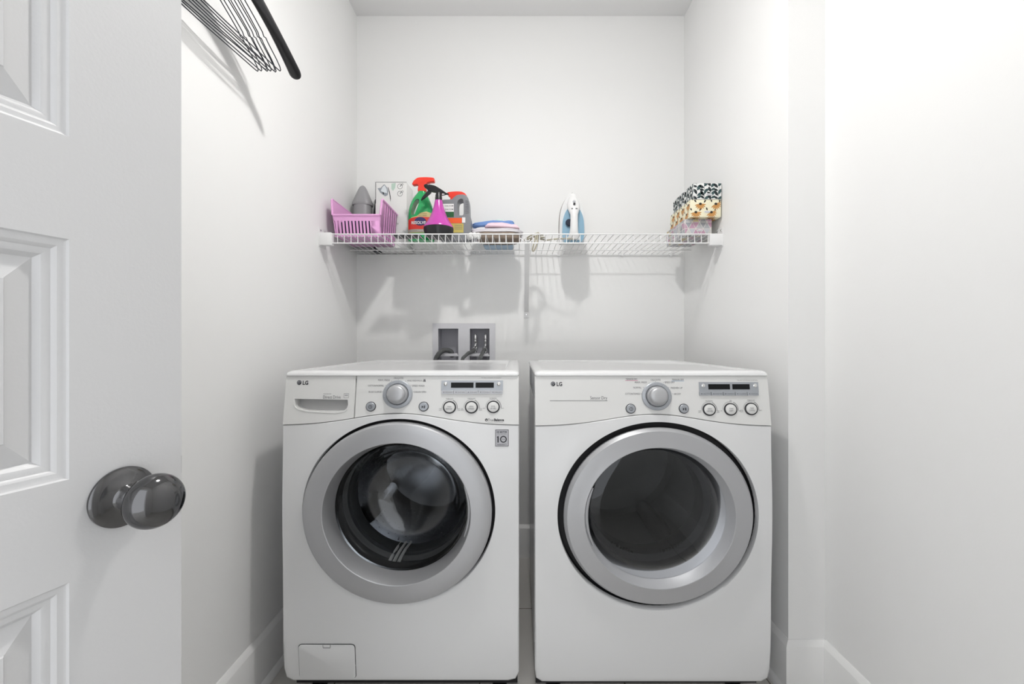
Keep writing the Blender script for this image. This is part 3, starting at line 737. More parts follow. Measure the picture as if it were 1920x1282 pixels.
# grey pointed bottle behind the basket
m_gbot = M('grey_plastic', S(158, 158, 160), .32, metal=.1)
T = thing('detergent_bottle', 'silver-grey bottle with tall pointed cap behind the pink basket', 'bottle', (-.735, 2.07, ZT2))
b = B(m_gbot); cx_, cy_ = -.7365, 2.056
b.loft([rsec(cx_, cy_, .043, .034, z, .03) for z in (ZT2, ZT2+.004)]+[rsec(cx_, cy_, .041, .034, z, .03) for z in (1.60, 1.66, 1.705)]); b.build('bottle_body', T)
b = B(m_gbot); rows = [(1.700, .046, .047), (1.706, .0475, .048), (1.712, .047, .048), (1.73, .040, .043), (1.75, .032, .036), (1.77, .0235, .028), (1.785, .016, .02), (1.792, .010, .014), (1.796, .004, .006)]
b.loft([rsec(cx_+(.0), cy_, hx, hy*.74, z, .03) for z, hx, hy in rows]); b.build('pointed_cap', T)
m_navy = M('navy_plastic', S(36, 44, 62), .3)
T = thing('softener_bottle', 'dark bottle with navy cap beside the silver-grey pointed bottle', 'bottle', (-.685, 2.117, ZT2))
b = B(M('charcoal_plastic', S(70, 72, 78), .35)); b.loft([rsec(-.685, 2.117, hx, .022, z, .02) for z, hx in ((ZT2, .019), (1.60, .019), (1.68, .019), (1.715, .014), (1.73, .010))]); b.build('bottle_body', T)
B(m_navy).lathe((-.686, 2.117, 1.728), [(.013, 0), (.0135, .018), (.012, .021), (0, .021)], n=20).build('cap', T)
# iron's carton
m_card = M('white_card', (.80, .80, .79), .55, bump=.02)
T = thing('iron_carton', 'tall white cardboard box printed with a steam iron picture', 'box', (-.58, 2.05, ZT2))
CY = 2.008; c0, c1 = at(704, 341, CY), at(762.6, 341, CY); zt = c0.z
b = B(m_card); b.box(c0.x, c1.x, CY, CY+.118, ZT2, zt, bev=.0012)
ff = lambda x, z, d=.0006: Vector((x, CY-d, z)); q = lambda px, py: (at(px, py, CY).x, at(px, py, CY).z)
b.use(M('print_grey', S(150, 158, 165), .5))
b.flat([q(*p) for p in ((708, 353), (714, 352), (719, 346.5), (721, 345.5), (726, 352), (728, 359), (727, 366), (722, 368), (713, 361))], ff)
b.use(M('print_light', S(226, 232, 236), .5)); b.flat([q(*p) for p in ((714, 358), (717, 351), (721, 347), (725, 354), (726, 362), (720, 361))], lambda x, z: ff(x, z, .0009))
b.use(m_ink); b.flat([q(*p) for p in ((717, 361), (719, 360), (720.5, 363), (719, 365))], lambda x, z: ff(x, z, .0012))
b.flat([q(*p) for p in ((727, 351.5), (728, 351), (731, 360), (732.8, 372), (732, 378.8), (731.4, 372), (729.8, 361))], ff)
b.use(M('print_green', S(190, 214, 200), .5)); b.flat([q(*p) for p in ((734, 344), (742, 343), (741, 352), (737, 358), (734, 354))], ff)
b.use(m_inkg)
for py in (349.5, 363):
    x, z = q(750, py); b.ring(x, z, .0105, .0122, ff); b.flat([(x-.001, z), (x+.006, z+.010), (x+.009, z+.008), (x+.001, z-.002)], ff); x, z = q(754.6, py-4); b.ring(x, z, .003, .0045, ff, n=16)
x, z = q(745, 419); b.text('3kr', .009, ff, x, z, width=.014); x, z = q(757, 433.5)
for k in range(3):
    a = pi/2+2*pi*k/3; a2 = a+2*pi/3; b.flat([(x+r*cos(v), z+r*sin(v)) for r, v in ((.0055, a), (.0055, a2), (.0042, a2), (.0042, a))], ff)
b.use(M('print_pink', S(196, 150, 200), .5)); b.flat([q(*p) for p in ((737, 399), (740, 398), (743, 402), (744, 406), (737, 406))], ff)
b.use(m_seam); b.flat([(c0.x, zt-.0012), (c0.x+.0022, zt-.0012), (c0.x+.0022, zt-.10), (c0.x, zt-.10)], ff); b.flat([(c0.x, zt-.0006), (c1.x, zt-.0006), (c1.x, zt-.0022), (c0.x, zt-.0022)], ff)
b.build('carton', T, fix=False)

# trigger head shared by spray bottles: outline in (x,z), extruded in y and bevelled
def smooth2(pts):
    P_ = [Vector((x, z)) for x, z in pts]; n = len(P_); f = []
    for i in range(n):
        p0, p1, p2, p3 = P_[i-1], P_[i], P_[(i+1) % n], P_[(i+2) % n]
        for k in range(4):
            t = k/4; c = .5*((2*p1)+(p2-p0)*t+(2*p0-5*p1+4*p2-p3)*t*t+(3*p1-p0-3*p2+p3)*t**3)
            q = p1.lerp(p2, t)*.35+c*.65; f.append(q)
    return f
def outline(b, pts, yc_, hw, bev=.002, hole=None):
    """closed outline in (x,z) smoothed, extruded in y with rounded rims"""
    f = smooth2(pts)
    m = len(f); ar = sum(f[i].x*f[(i+1) % m].y-f[(i+1) % m].x*f[i].y for i in range(m)); sg = 1 if ar > 0 else -1
    def inset(d):
        o = []
        for i in range(m):
            t = (f[(i+1) % m]-f[i-1]).normalized(); o.append(f[i]+Vector((-t.y, t.x))*sg*d)
        return o
    secs = [(-hw+bev*(1-cos(pi/2*k/4)), bev*(1-sin(pi/2*k/4))) for k in range(5)]
    secs = secs+[(-y, d) for y, d in secs[::-1]]
    L = [[Vector((q.x, yc_+y, q.y)) for q in inset(d)] for y, d in secs]
    if not hole: b.loft(L); return
    vr = b.grid(L, True); hf = smooth2(hole)
    hr = b.grid([[Vector((q.x, y, q.y)) for q in hf] for y in (L[0][0].y, L[-1][0].y)], True)
    for o_, i_ in ((vr[0], hr[0]), (vr[-1], hr[1])):
        es = []
        for lp_ in (o_, i_):
            for k in range(len(lp_)):
                e = b.bm.edges.get((lp_[k], lp_[(k+1) % len(lp_)]))
                if e: es.append(e)
        r = bmesh.ops.triangle_fill(b.bm, use_beauty=True, use_dissolve=False, edges=es, normal=(0, 1, 0))
        for g_ in r['geom']:
            if isinstance(g_, bmesh.types.BMFace): g_.material_index = b.mi
def bottle_body(b, yc_, rows, n=32, pw=2.5):
    """rows: (z, xl, xr, hy)"""
    secs = []
    for z, xl, xr, hy in rows:
        c = (xl+xr)/2; hx = (xr-xl)/2; s_ = []
        for i in range(n):
            a = 2*pi*i/n; ca, sa = cos(a), sin(a)
            s_.append(Vector((c+hx*math.copysign(abs(ca)**(2/pw), ca), yc_+hy*math.copysign(abs(sa)**(2/pw), sa), z)))
        secs.append(s_)
    b.loft(secs)
# white bottle standing behind the green one
T = thing('cleaner_bottle', 'white bottle with blue label standing behind the green spray bottle', 'bottle', (-.44, 2.06, ZT2))
b = B(m_card); bottle_body(b, 2.06, [(ZT2, -.495, -.39, .035), (ZT2+.01, -.50, -.385, .037), (1.62, -.50, -.385, .037), (1.68, -.488, -.39, .035), (1.72, -.46, -.395, .026), (1.745, -.445, -.405, .016), (1.752, -.44, -.41, .012)]); b.build('bottle_body', T)
b = B(M('blue_label', S(64, 84, 150), .4)); b.box(-.492, -.455, 2.0215, 2.0235, 1.60, 1.65); b.build('label', T); b = B(M('orange_print', S(232, 170, 120), .5)).box(-.425, -.398, 2.0215, 2.0235, 1.655, 1.675); b.build('label', T)
# green spray bottle
GY = 1.885; g = lambda px, py: (at(px, py, 1.86).x, at(px, py, 1.86).z)
m_green = M('green_plastic', S(40, 160, 92), .25, coat=.3)
T = thing('carpet_cleaner_bottle', 'green spray bottle with red trigger head and red label', 'spray bottle', (-.42, GY, ZT2))
rows = [(ZT2, 764, 811), (ZT2+.004, 763, 812)]
for py, xl, xr in ((430, 763, 812.5), (418, 763, 812.5), (408, 763, 812), (400, 763.3, 811.5), (392, 764.2, 810.5), (384, 766, 808.5), (376, 769, 805.5), (370, 772, 803), (364, 776, 800), (359, 780, 797), (355.5, 782.5, 796)):
    rows.append((at(0, py, 1.86).z, xl, xr))
b = B(m_green); rr_ = [(z, (xl-972)*1.86/F, (xr-972)*1.86/F, max(.013, .033*min(1, (xr-xl)/44))) for z, xl, xr in rows]
bottle_body(b, GY, rr_); gb = b.build('bottle_body', T)
hc = B(m_green); hp_ = [g(*p) for p in ((771, 402), (771, 394), (773.5, 385), (777, 377.5), (781, 373), (784.8, 373), (786.6, 376), (785, 384), (782, 393), (778.5, 401), (774.5, 404.5))]
hc.prism([Vector((q_.x, GY-.08, q_.y)) for q_ in smooth2(hp_)], (0, .16, 0)); cut(gb, hc.build('cutter', T))
# label on the front surface
def lab(px, py, d=.0006):
    x, z = g(px, py)
    for (z0, a0, b0, h0), (z1, a1, b1, h1) in zip(rr_, rr_[1:]):
        if z0 <= z <= z1:
            f = (z-z0)/(z1-z0); xl = a0+(a1-a0)*f; xr = b0+(b1-b0)*f; hy = h0+(h1-h0)*f; break
    else: xl, xr, hy = rr_[2][1], rr_[2][2], .033
    c = (xl+xr)/2; hx = (xr-xl)/2; u = min(.995, abs((x-c)/hx)); return Vector((x, GY-hy*(1-u**2.5)**(1/2.5)-d, z))
def labgrid(b, cols):      # cols: (px, pytop, pybot)
    fr = []
    for (p0, t0, u0), (p1, t1, u1) in zip(cols, cols[1:]):
        n_ = max(1, int(abs(p1-p0)/2))
        for k in range(n_): f = k/n_; fr.append((p0+(p1-p0)*f, t0+(t1-t0)*f, u0+(u1-u0)*f))
    fr.append(cols[-1]); return b.grid([[lab(px, t_+(u_-t_)*k/8, b.dd) for k in range(9)] for px, t_, u_ in fr])
b = B(M('label_beige', S(196, 186, 130), .5)); b.dd = .0010
labgrid(b, [(764, 415, 437), (772, 408, 437), (782, 406, 437), (790, 400, 437), (800, 397, 437), (811, 400, 437)])
b.use(M('label_red', S(205, 52, 44), .45)); b.dd = .0014
labgrid(b, [(765, 412, 431), (772, 409, 431), (782, 407.5, 431), (811, 407.5, 431)])
b.use(M('label_greyband', S(150, 150, 140), .5)); b.dd = .0017; labgrid(b, [(764.5, 430.5, 436), (811, 430.5, 436)])
b.use(M('label_navy', S(50, 44, 96), .45)); c_ = (789, 416); b.face([b.v(lab(c_[0]+11*cos(a), c_[1]+8*sin(a), .0024)) for a in [2*pi*k/28 for k in range(28)]])
b.use(m_card); s_ = 1.86/F
def labt(x, z, d=.0042): px = x/s_+972; py = 640-(z-CAMH)/s_; return lab(px, py, d)
x, z = g(786, 418.5); b.text('RESOLVE', .0125, labt, x, z, width=.062, bold=.02)
b.text('CARPET', .003, lambda x, z: labt(x, z, .003), *g(790, 432.8), width=.03)
b.use(M('label_brown', S(140, 60, 40), .5)); b.text('HIGH TRAFFIC', .0042, lambda x, z: labt(x, z, .003), *g(794, 401), width=.034); b.text('HIGH TRAFFIC', .0042, lambda x, z: labt(x, z, .003), *g(793.5, 405), width=.036)
b.build('label', T)
m_red = M('red_plastic', S(232, 58, 40), .3, coat=.2)
b = B(m_red); outline(b, [g(*p) for p in ((782, 356), (782.5, 345), (781, 343.5), (773, 344.5), (770.8, 342), (774, 336), (780, 331), (786, 329.5), (800, 329.3), (812, 330.6), (813, 337.8), (805, 338.8), (799, 341), (797.5, 346), (796.5, 356))], GY, .012, .004); b.build('trigger_head', T)
# grey jug
JY = 1.902; J = lambda px, py: (at(px, py, 1.87).x, at(px, py, 1.87).z)
m_jug = M('jug_grey', S(128, 130, 134), .35)
T = thing('descaler_jug', 'grey handled jug with red spray top behind the purple mister', 'bottle', (-.265, JY, ZT2))
b = B(m_jug); pts = [J(*p) for p in ((826.2, 452), (826, 430), (826, 400), (827, 378), (830, 374), (846, 373), (851, 369), (857, 365), (867, 363.8), (874, 366), (878, 372), (879.5, 382), (880, 400), (882.5, 410), (883, 430))]
pts = [(x, z) for x, z in pts]
pts = [(pts[0][0], ZT2+.0035)]+pts[1:]+[(pts[-1][0], ZT2+.0035)]; outline(b, pts, JY, .032, .004, hole=[J(*p) for p in ((858, 401), (857.6, 380), (859.5, 374.5), (864, 372.3), (868, 374), (869.2, 380), (869.2, 400), (867, 403.5), (861, 403.5))]); b.build('jug_body', T)
b = B(m_jug)
for k in range(8):
    x, z = J(876, 376+k*3.3); b.tube([Vector((x-.008, JY-.033, z)), Vector((x+.006, JY-.033, z-.002))], .0013, n=6)
b.build('grip_ribs', T)
b = B(m_card); jf = lambda x, z, d=.0335: Vector((x, JY-d, z))
def R_(px0, py0, px1, py1, d): a_ = J(px0, py0); c_ = J(px1, py1); b.flat([(a_[0], a_[1]), (c_[0], a_[1]), (c_[0], c_[1]), (a_[0], c_[1])], lambda x, z: jf(x, z, d))
R_(829, 382, 851, 399, .0328); b.use(M('label_green', S(30, 92, 48), .5)); R_(829, 397, 851, 407, .0332); b.use(M('label_orange', S(232, 92, 36), .5)); R_(836, 408.5, 866, 418.5, .0330)
b.use(M('label_yellow', S(196, 182, 96), .5)); R_(836, 419, 869, 436, .0330); b.use(m_card); R_(866.5, 407.5, 872.5, 417.5, .0332)
b.use(m_inkg)
for py in (422, 425.5, 429): R_(852, py, 867, py+1, .0336)
b.use(m_ink); b.text('CALCIUM', .0055, lambda x, z: jf(x, z, .0336), *J(842, 386), width=.036, bold=.008); b.text('CALCIUM', .0055, lambda x, z: jf(x, z, .0336), *J(842, 392.5), width=.036, bold=.008)
b.build('label', T, fix=False)
b = B(m_red); outline(b, [J(*p) for p in ((842, 372), (843, 367), (839, 363.5), (837, 360), (837.5, 357), (845, 355.8), (855, 355.2), (864, 355.8), (870, 358.5), (874, 363.5), (873, 366), (866, 363), (857, 362.3), (853, 364), (850, 368), (849, 372))], JY, .010, .0012); b.build('spray_top', T)
b = B(m_card); outline(b, [J(*p) for p in ((851, 371), (852.5, 366), (857, 363.5), (866, 364), (871, 367), (868, 366), (861, 366), (857, 368), (855, 372))], JY, .008, .0006); b.build('spout', T)
# purple mister
PY = 1.805; pc = at(822.5, 420, PY).x
T = thing('plant_mister', 'magenta bell-shaped spray mister with black base and black trigger', 'spray bottle', (pc, PY, ZT2))
m_mag = M('magenta_plastic', S(192, 70, 168), .22, coat=.4)
zz = lambda py: at(0, py, PY-.03).z
rs = lambda px: px*PY/F
b = B(m_blk); b.lathe((pc, PY, 0), [(rs(22), ZT2), (rs(25), ZT2+.004), (rs(27.2), zz(432)), (rs(28), zz(427)), (rs(27.7), zz(424))], n=48); b.build('base', T)
b = B(m_mag); b.lathe((pc, PY, 0), [(rs(27.8), zz(424.2)), (rs(27.7), zz(423)), (rs(25.5), zz(418.5)), (rs(21), zz(412)), (rs(16.5), zz(404)), (rs(12.8), zz(395)), (rs(10), zz(386)), (rs(8.2), zz(379)), (rs(7.3), zz(374)), (rs(6.9), zz(371.5))], n=48); b.build('bell_body', T)
pz = lambda px, py: (at(px, py, PY).x, at(px, py, PY-.03).z)
b = B(m_blk); b.lathe((pc, PY, 0), [(rs(6.8), zz(372.5)), (rs(6.6), zz(366)), (rs(5.6), zz(362)), (rs(5), zz(357))], n=24)
outline(b, [pz(*p) for p in ((817, 364), (818, 357), (812, 355.5), (803, 353), (800, 349), (796, 346.5), (795.5, 342.5), (800, 340.5), (803, 342.5), (806, 341.8), (816, 344), (828, 351), (837, 357.5), (841.5, 359), (838, 360.2), (829, 357), (827.5, 364))], PY, .008, .0022)
b.tube([Vector((x, PY, z)) for x, z in [pz(*p) for p in ((826, 362), (832, 361), (838, 359.5))]], .0018, n=6)
hd = b.build('spray_head', T)
b = B(m_blk); outline(b, [pz(*p) for p in ((805, 352), (809, 356), (804, 361), (797, 367), (789.5, 371), (792, 365), (799, 356.5))], PY, .005, .0018); b.build('trigger', T)
# black folded item lying beside the bottles
B(m_blk).box(at(741, 440, 1.80).x, at(790, 440, 1.80).x, 1.775, 1.835, ZT2, ZT2+.006, bev=.002).build('grooming_comb', label='flat black plastic strip lying between basket and magenta mister', cat='tool', org=(-.46, 1.80, ZT2))
# cloths
def cloth(name, label, col, x0, x1, y0, y1, z0, z1, tilt=0, tex=.3, rag=.006, seed=1, layers=2, taper=0):
    rnd = random.Random(seed); m = M(name+'_fabric', col, .9, bump=tex, bscale=420, vary=.06)
    b = B(m); n = 36; secs = []
    per = []
    for i in range(n):
        a = 2*pi*i/n; ca, sa = cos(a), sin(a)
        per.append((math.copysign(abs(ca)**.45, ca), math.copysign(abs(sa)**.45, sa), 1+rag*10*(rnd.random()-.5)*.6))
    hz = (z1-z0)
    nl = layers*4
    for k in range(nl+1):
        f = k/nl; sc = (1-.035*(1-abs(sin(f*pi*layers)))) * (1-.12*(1-sqrt(max(0, 1-(2*f-1)**2)))) * (1-taper*f)
        secs.append([Vector(((x0+x1)/2+px*(x1-x0)/2*sc*w_, (y0+y1)/2+py*(y1-y0)/2*sc*w_, z0+hz*f+tilt*px*.5+ (0 if f < .3 else .0025*sin(5*px+3*py+seed)*f))) for px, py, w_ in per])
    b.loft(secs)
    return b.build(name, label=label, cat='cloth', group='folded cloths on the shelf', org=((x0+x1)/2, (y0+y1)/2, z0), sharp=60)
cloth('folded_towel', 'taupe folded towel at the bottom of the cloth pile', S(132, 118, 106), -.180, .010, 1.835, 1.955, ZT2, 1.524, tex=.8, seed=2)
cloth('folded_cloth', 'white folded cloth between the taupe towel and pink cloth', (.78, .76, .80), -.212, .020, 1.85, 2.06, 1.5245, 1.546, seed=3, rag=.012)
cloth('folded_cloth', 'pale pink cloth folded on top front of the pile', S(236, 208, 220), -.152, .012, 1.842, 1.955, 1.5465, 1.568, seed=4, taper=.25, tilt=-.008)
cloth('folded_cloth', 'off-white cloth folded under the blue cloth at the back', (.76, .76, .78), -.200, -.010, 1.960, 2.08, 1.5465, 1.579, seed=9)
cloth('folded_cloth', 'blue folded cloth at the back top of the pile', S(124, 158, 214), -.212, -.018, 1.958, 2.08, 1.5825, 1.606, seed=5, tilt=.006)
cloth('folded_cloth', 'pale grey-blue cloth packed at the back under the white cloth', S(176, 196, 214), -.165, -.020, 1.965, 2.075, ZT2, 1.5235, seed=8)
b = B(M('pale_green_plastic', S(214, 230, 222), .3)); b.box(-.105, -.070, 1.99, 2.04, 1.6090, 1.620, bev=.004); b.build('soap_dish', label='small pale green dish on top of the blue cloth', cat='dish', org=(-.09, 2.0, 1.606))
b = B(m_card)
for k, (x, y) in enumerate(((-.200, 1.835), (-.185, 1.83), (-.170, 1.838), (-.208, 1.85))): b.sphere((x, y, ZT2+.014), .013, .012, .014)
b.build('crumpled_rag', label='crumpled white rag in front of the pile beside the taupe towel', cat='cloth', org=(-.19, 1.835, ZT2))

# steam iron
IY = 1.93; m_iw = M('iron_white', (.80, .80, .80), .3, coat=.3); m_ib = M('iron_blue', S(136, 172, 194), .3, coat=.3)
T = thing('steam_iron', 'white and pale blue steam iron standing upright on its heel', 'iron', (.231, IY, ZT2))
ic = at(1073.5, 400, 1.93).x; zt = at(0, 356.5, 1.93).z; H_ = zt-ZT2
def half(w_, top, bot, npt=18, pw=3.6):
    L_ = []
    for i in range(npt+1):
        f = i/npt      # 0 bottom .. 1 tip
        wd = w_*(1-max(0, (f-.22)/.78)**pw)*(.93+.07*min(1, f/.22)); L_.append((wd, bot+(top-bot)*f))
    return [Vector((ic+x, 0, z)) for x, z in L_]+[Vector((ic-x, 0, z)) for x, z in L_[::-1][1:]]
def layer(b, w_, top, bot, y0, y1, bev=.002): b.prism([p+Vector((0, y0, 0)) for p in half(w_, top, bot)], (0, y1-y0, 0), bev=bev)
b = B(M('soleplate_metal', (.22, .20, .19), .35, metal=.7)); layer(b, .0590, zt, ZT2+.004, IY+.030, IY+.036, .001); b.build('soleplate', T)
b = B(m_iw); layer(b, .0565, zt-.003, ZT2+.002, IY+.006, IY+.030, .003); layer(b, .052, zt-.010, ZT2+.001, IY-.008, IY+.008, .004); b.build('iron_body', T)
b = B(m_ib); layer(b, .0475, zt-.066, ZT2+.002, IY-.030, IY-.006, .006); b.build('water_tank', T)
b = B(m_iw)
bz = lambda py: at(0, py, 1.90).z
secs = []
for py, hx, yy, hy in ((450, .030, IY-.025, .028), (446, .028, IY-.03, .03), (441, .020, IY-.045, .022), (432, .0175, IY-.052, .017), (415, .0160, IY-.056, .015), (405, .0165, IY-.054, .016), (398, .022, IY-.045, .022), (391, .028, IY-.036, .026), (383, .028, IY-.028, .028), (374, .022, IY-.020, .026), (366, .013, IY-.012, .018)):
    secs.append([Vector((ic+hx*cos(2*pi*i/20), yy+hy*sin(2*pi*i/20), max(bz(py), ZT2))) for i in range(20)])
b.loft(secs); b.build('handle', T)
b = B(m_blk); b.box(ic-.0045, ic+.0045, IY-.0665, IY-.050, bz(388), bz(385), bev=.0008); b.build('steam_slider', T)
b = B(m_lgry); b.lathe((ic, IY-.051, bz(381.5)), [(.0065, 0), (.006, .006), (.004, .008), (0, .0085)], ax=(0, -1, .25), n=20); b.build('spray_nozzle', T)
for dx_ in (-.009, .009): B(m_inkg).box(ic+dx_-.004, ic+dx_+.004, IY-.066, IY-.056, bz(396), bz(394.4), bev=.0007).build('iron_button', T)
B(m_navy).lathe((ic-.020, IY-.030, bz(418)), [(.015, 0), (.015, .010), (.012, .013), (0, .013)], ax=(0, -1, 0), n=28).build('temperature_dial', T)
b = B(M('cord_beige', S(176, 170, 152), .5))
cp_ = lambda px, py, Y: at(px, py, Y)
def smooth(pts, m=8):
    out = []
    for i in range(len(pts)-1):
        for k in range(m):
            t_ = k/m; a_, b_ = pts[i], pts[i+1]; pa = pts[max(i-1, 0)]; pb = pts[min(i+2, len(pts)-1)]
            out.append(.5*((2*a_)+(b_-pa)*t_+(2*pa-5*a_+4*b_-pb)*t_*t_+(3*a_-pa-3*b_+pb)*t_**3))
    return out+[pts[-1]]
zc = ZT2+.0035
W_ = lambda x, y, z=0: Vector((x, y, zc+z))
b.tube(smooth([Vector((ic, IY-.05, ZT2+.010)), W_(ic-.03, 1.84), W_(.155, 1.85), W_(.12, 1.87), W_(.105, 1.90, .01), W_(.075, 1.92, .018), W_(.045, 1.90, .014), W_(.035, 1.87), W_(.06, 1.835), W_(.10, 1.85, .008), W_(.11, 1.89, .016), W_(.07, 1.93, .022), W_(.03, 1.91, .008), W_(.045, 1.86, .003), W_(.085, 1.84, .014), W_(.105, 1.87, .022), W_(.09, 1.91, .03), W_(.05, 1.93, .012), W_(.025, 1.88, .0), W_(.05, 1.825, .008), W_(.085, 1.82, .02)]), .0032, n=8)
b.tube(smooth([W_(.09, 1.92, .018), W_(.095, 1.88, .026), W_(.085, 1.84, .02), W_(.078, 1.815, .0), Vector((.078, 1.80, ZS-.02)), Vector((.066, 1.80, ZS-.052)), Vector((.058, 1.80, ZS-.050)), Vector((.069, 1.80, ZS-.01)), W_(.07, 1.82, .004), W_(.06, 1.86, .014)]), .0032, n=8)
b.build('power_cord', T)

# tissue boxes
def tbox(name, label, x0, x1, y0, y1, z0, z1, base, kind, rot=0):
    T = thing(name, label, 'tissue box', ((x0+x1)/2, (y0+y1)/2, z0), 'tissue boxes in a pile')
    m0 = M('card_'+kind, base, .5); b = B(m0); b.box(x0, x1, y0, y1, z0, z1, bev=.0015)
    rnd = random.Random(kind)
    def leaf(fn, u, v, L_, wd, a, m):
        b.use(m); pts = []
        for k in range(7): t_ = k/6; pts.append((t_*L_, wd*sin(pi*t_)**.8))
        for k in range(5, 0, -1): t_ = k/6; pts.append((t_*L_, -wd*sin(pi*t_)**.8))
        P_ = [(u+p*cos(a)-q_*sin(a), v+p*sin(a)+q_*cos(a)) for p, q_ in pts]
        b.face([b.v(fn(*p)) for p in P_])
    for face in ('front', 'left', 'bottom', 'top'):
        if face == 'front': U, V = x1-x0, z1-z0; F0 = lambda u, v, d=.0005: Vector((x0+min(max(u, .001), U-.001), y0-d, z0+min(max(v, .001), V-.001)))
        elif face == 'left': U, V = y1-y0, z1-z0; F0 = lambda u, v, d=.0005: Vector((x0-d, y1-min(max(u, .001), U-.001), z0+min(max(v, .001), V-.001)))
        elif face == 'top': U, V = x1-x0, y1-y0; F0 = lambda u, v, d=.0005: Vector((x0+min(max(u, .001), U-.001), y0+min(max(v, .001), V-.001), z1+d))
        else: U, V = x1-x0, y1-y0; F0 = lambda u, v, d=.0003: Vector((x0+min(max(u, .001), U-.001), y0+min(max(v, .001), V-.001), z0-d))
        if kind == 'leaves':
            ms = [m_leafa, m_leafb]
            nx = max(2, int(U/.027))
            for i in range(nx):
                u0 = U*(i+.5)/nx
                b.use(m_leafa); tl = rnd.uniform(-.012, .012); b.face([b.v(F0(u0-.0005, 0, .0006)), b.v(F0(u0+.0005, 0, .0006)), b.v(F0(u0+.0004+tl, V, .0006)), b.v(F0(u0-.0004+tl, V, .0006))])
                for j in range(int(V/.016)+1):
                    v0 = j*.016+rnd.random()*.004-.004; s_ = 1 if (i+j) % 2 else -1
                    leaf(lambda u, v: F0(u, v, .0005+.00002*j), u0, v0, .022+rnd.random()*.006, .0056, pi/2-s_*(.4+rnd.random()*.8), ms[(i+j) % 2])
                    leaf(lambda u, v: F0(u, v, .0007+.00002*j), u0, v0+.006, .019, .0045, pi/2+s_*(.4+rnd.random()*.9), ms[(i+j+1) % 2])
        elif kind == 'flowers':
            nx = max(1, round(U/.056)); 
            for i in range(nx):
                for j in range(max(1, round(V/.033))):
                    u0 = U*(i+.5)/nx+(.010 if j % 2 else -.008); v0 = .018+j*.033; s_ = rnd.random()*.6
                    for k in range(8):
                        a = -pi*.95+s_+k*pi*.13; leaf(lambda u, v: F0(u, v, .0005+.00003*k), u0, v0, .0235, .0030, a, m_petal)
                    b.use(m_leafc); b.face([b.v(F0(u0+.006*cos(q_), v0+.0015+.0048*sin(q_), .0011)) for q_ in [2*pi*k/14 for k in range(14)]])
                    leaf(F0, u0+.014, v0+.006, .016, .003, .9+s_, m_leafc); leaf(F0, u0-.016, v0+.008, .014, .003, 2.3-s_, m_leafc)
        else:
            cw = .030; ch = .027; rws = int(V/ch)+1; nx = int(U/cw)+2
            for j in range(rws):
                for i in range(-1, nx*2):
                    u0 = i*cw/2; v0 = j*ch; up_ = (i+j) % 2 == 0; g_ = .0012
                    tri = [(u0+g_*1.6, v0+g_), (u0+cw-g_*1.6, v0+g_), (u0+cw/2, v0+ch-g_*1.8)] if up_ else [(u0+g_*1.6, v0+ch-g_), (u0+cw-g_*1.6, v0+ch-g_), (u0+cw/2, v0+g_*1.8)]
                    if min(p[0] for p in tri) > U-.004 or max(p[0] for p in tri) < .004 or min(p[1] for p in tri) > V-.004: continue
                    # clip the triangle to the face
                    poly = tri
                    for ax_, lim, sg in ((0, 0.0008, 1), (0, U-.0008, -1), (1, 0.0008, 1), (1, V-.0008, -1)):
                        out = []
                        for k in range(len(poly)):
                            p, q_ = poly[k], poly[(k+1) % len(poly)]; ip = sg*(p[ax_]-lim) >= 0; iq = sg*(q_[ax_]-lim) >= 0
                            if ip: out.append(p)
                            if ip != iq:
                                t_ = (lim-p[ax_])/(q_[ax_]-p[ax_]); out.append((p[0]+(q_[0]-p[0])*t_, p[1]+(q_[1]-p[1])*t_))
                        poly = out
                        if not poly: break
                    if len(poly) < 3: continue
                    b.use(rnd.choice(m_tri)); b.face([b.v(F0(*p)) for p in poly])
    # maker's oval on the front
    b.use(m_card); cx_ = (x0+x1)/2+.006; cz_ = z0+(z1-z0)*.3
    b.face([b.v(Vector((cx_+.013*cos(q_), y0-.0015, cz_+.0042*sin(q_)))) for q_ in [2*pi*k/20 for k in range(20)]])
    b.use(M('oval_blue', S(60, 60, 130), .5)); b.text('Kleenex', .004, lambda x, z: Vector((x, y0-.0019, z)), cx_, cz_, width=.018)
    o = b.build('carton', T, fix=False)
    slot = B(m_lgry); slot.lathe(((x0+x1)/2, (y0+y1)/2, z1+.0008), [(.0001, 0), (.03, 0)], kz=2.2, n=32, cap=False); slot.build('dispensing_slot', T)
    return T
m_leafa = M('leaf_dark', S(34, 44, 48), .5); m_leafb = M('leaf_teal', S(58, 82, 84), .5)
m_petal = M('petal_ochre', S(200, 146, 84), .5); m_leafc = M('leaf_black', S(44, 40, 36), .5)
m_tri = [M('tri_%d' % i, S(*c), .5) for i, c in enumerate(((176, 176, 180), (150, 152, 158), (204, 202, 200), (188, 150, 172), (182, 180, 184), (196, 180, 140), (188, 190, 196), (186, 188, 190), (166, 168, 174)))]
tbox('tissue_box', 'tissue box with coloured triangles, bottom of the pile on the right', .677, .787, 1.769, 1.985, ZT2, 1.5575, S(226, 224, 218), 'triangles')
tbox('tissue_box', 'cream tissue box with ochre daisies, middle of the pile', .688, .812, 1.742, 1.968, 1.5585, 1.6275, S(240, 234, 206), 'flowers')
tbox('tissue_box', 'tissue box with dark green leaves, top of the pile', .702, .814, 1.742, 1.968, 1.629, 1.694, S(238, 238, 236), 'leaves')
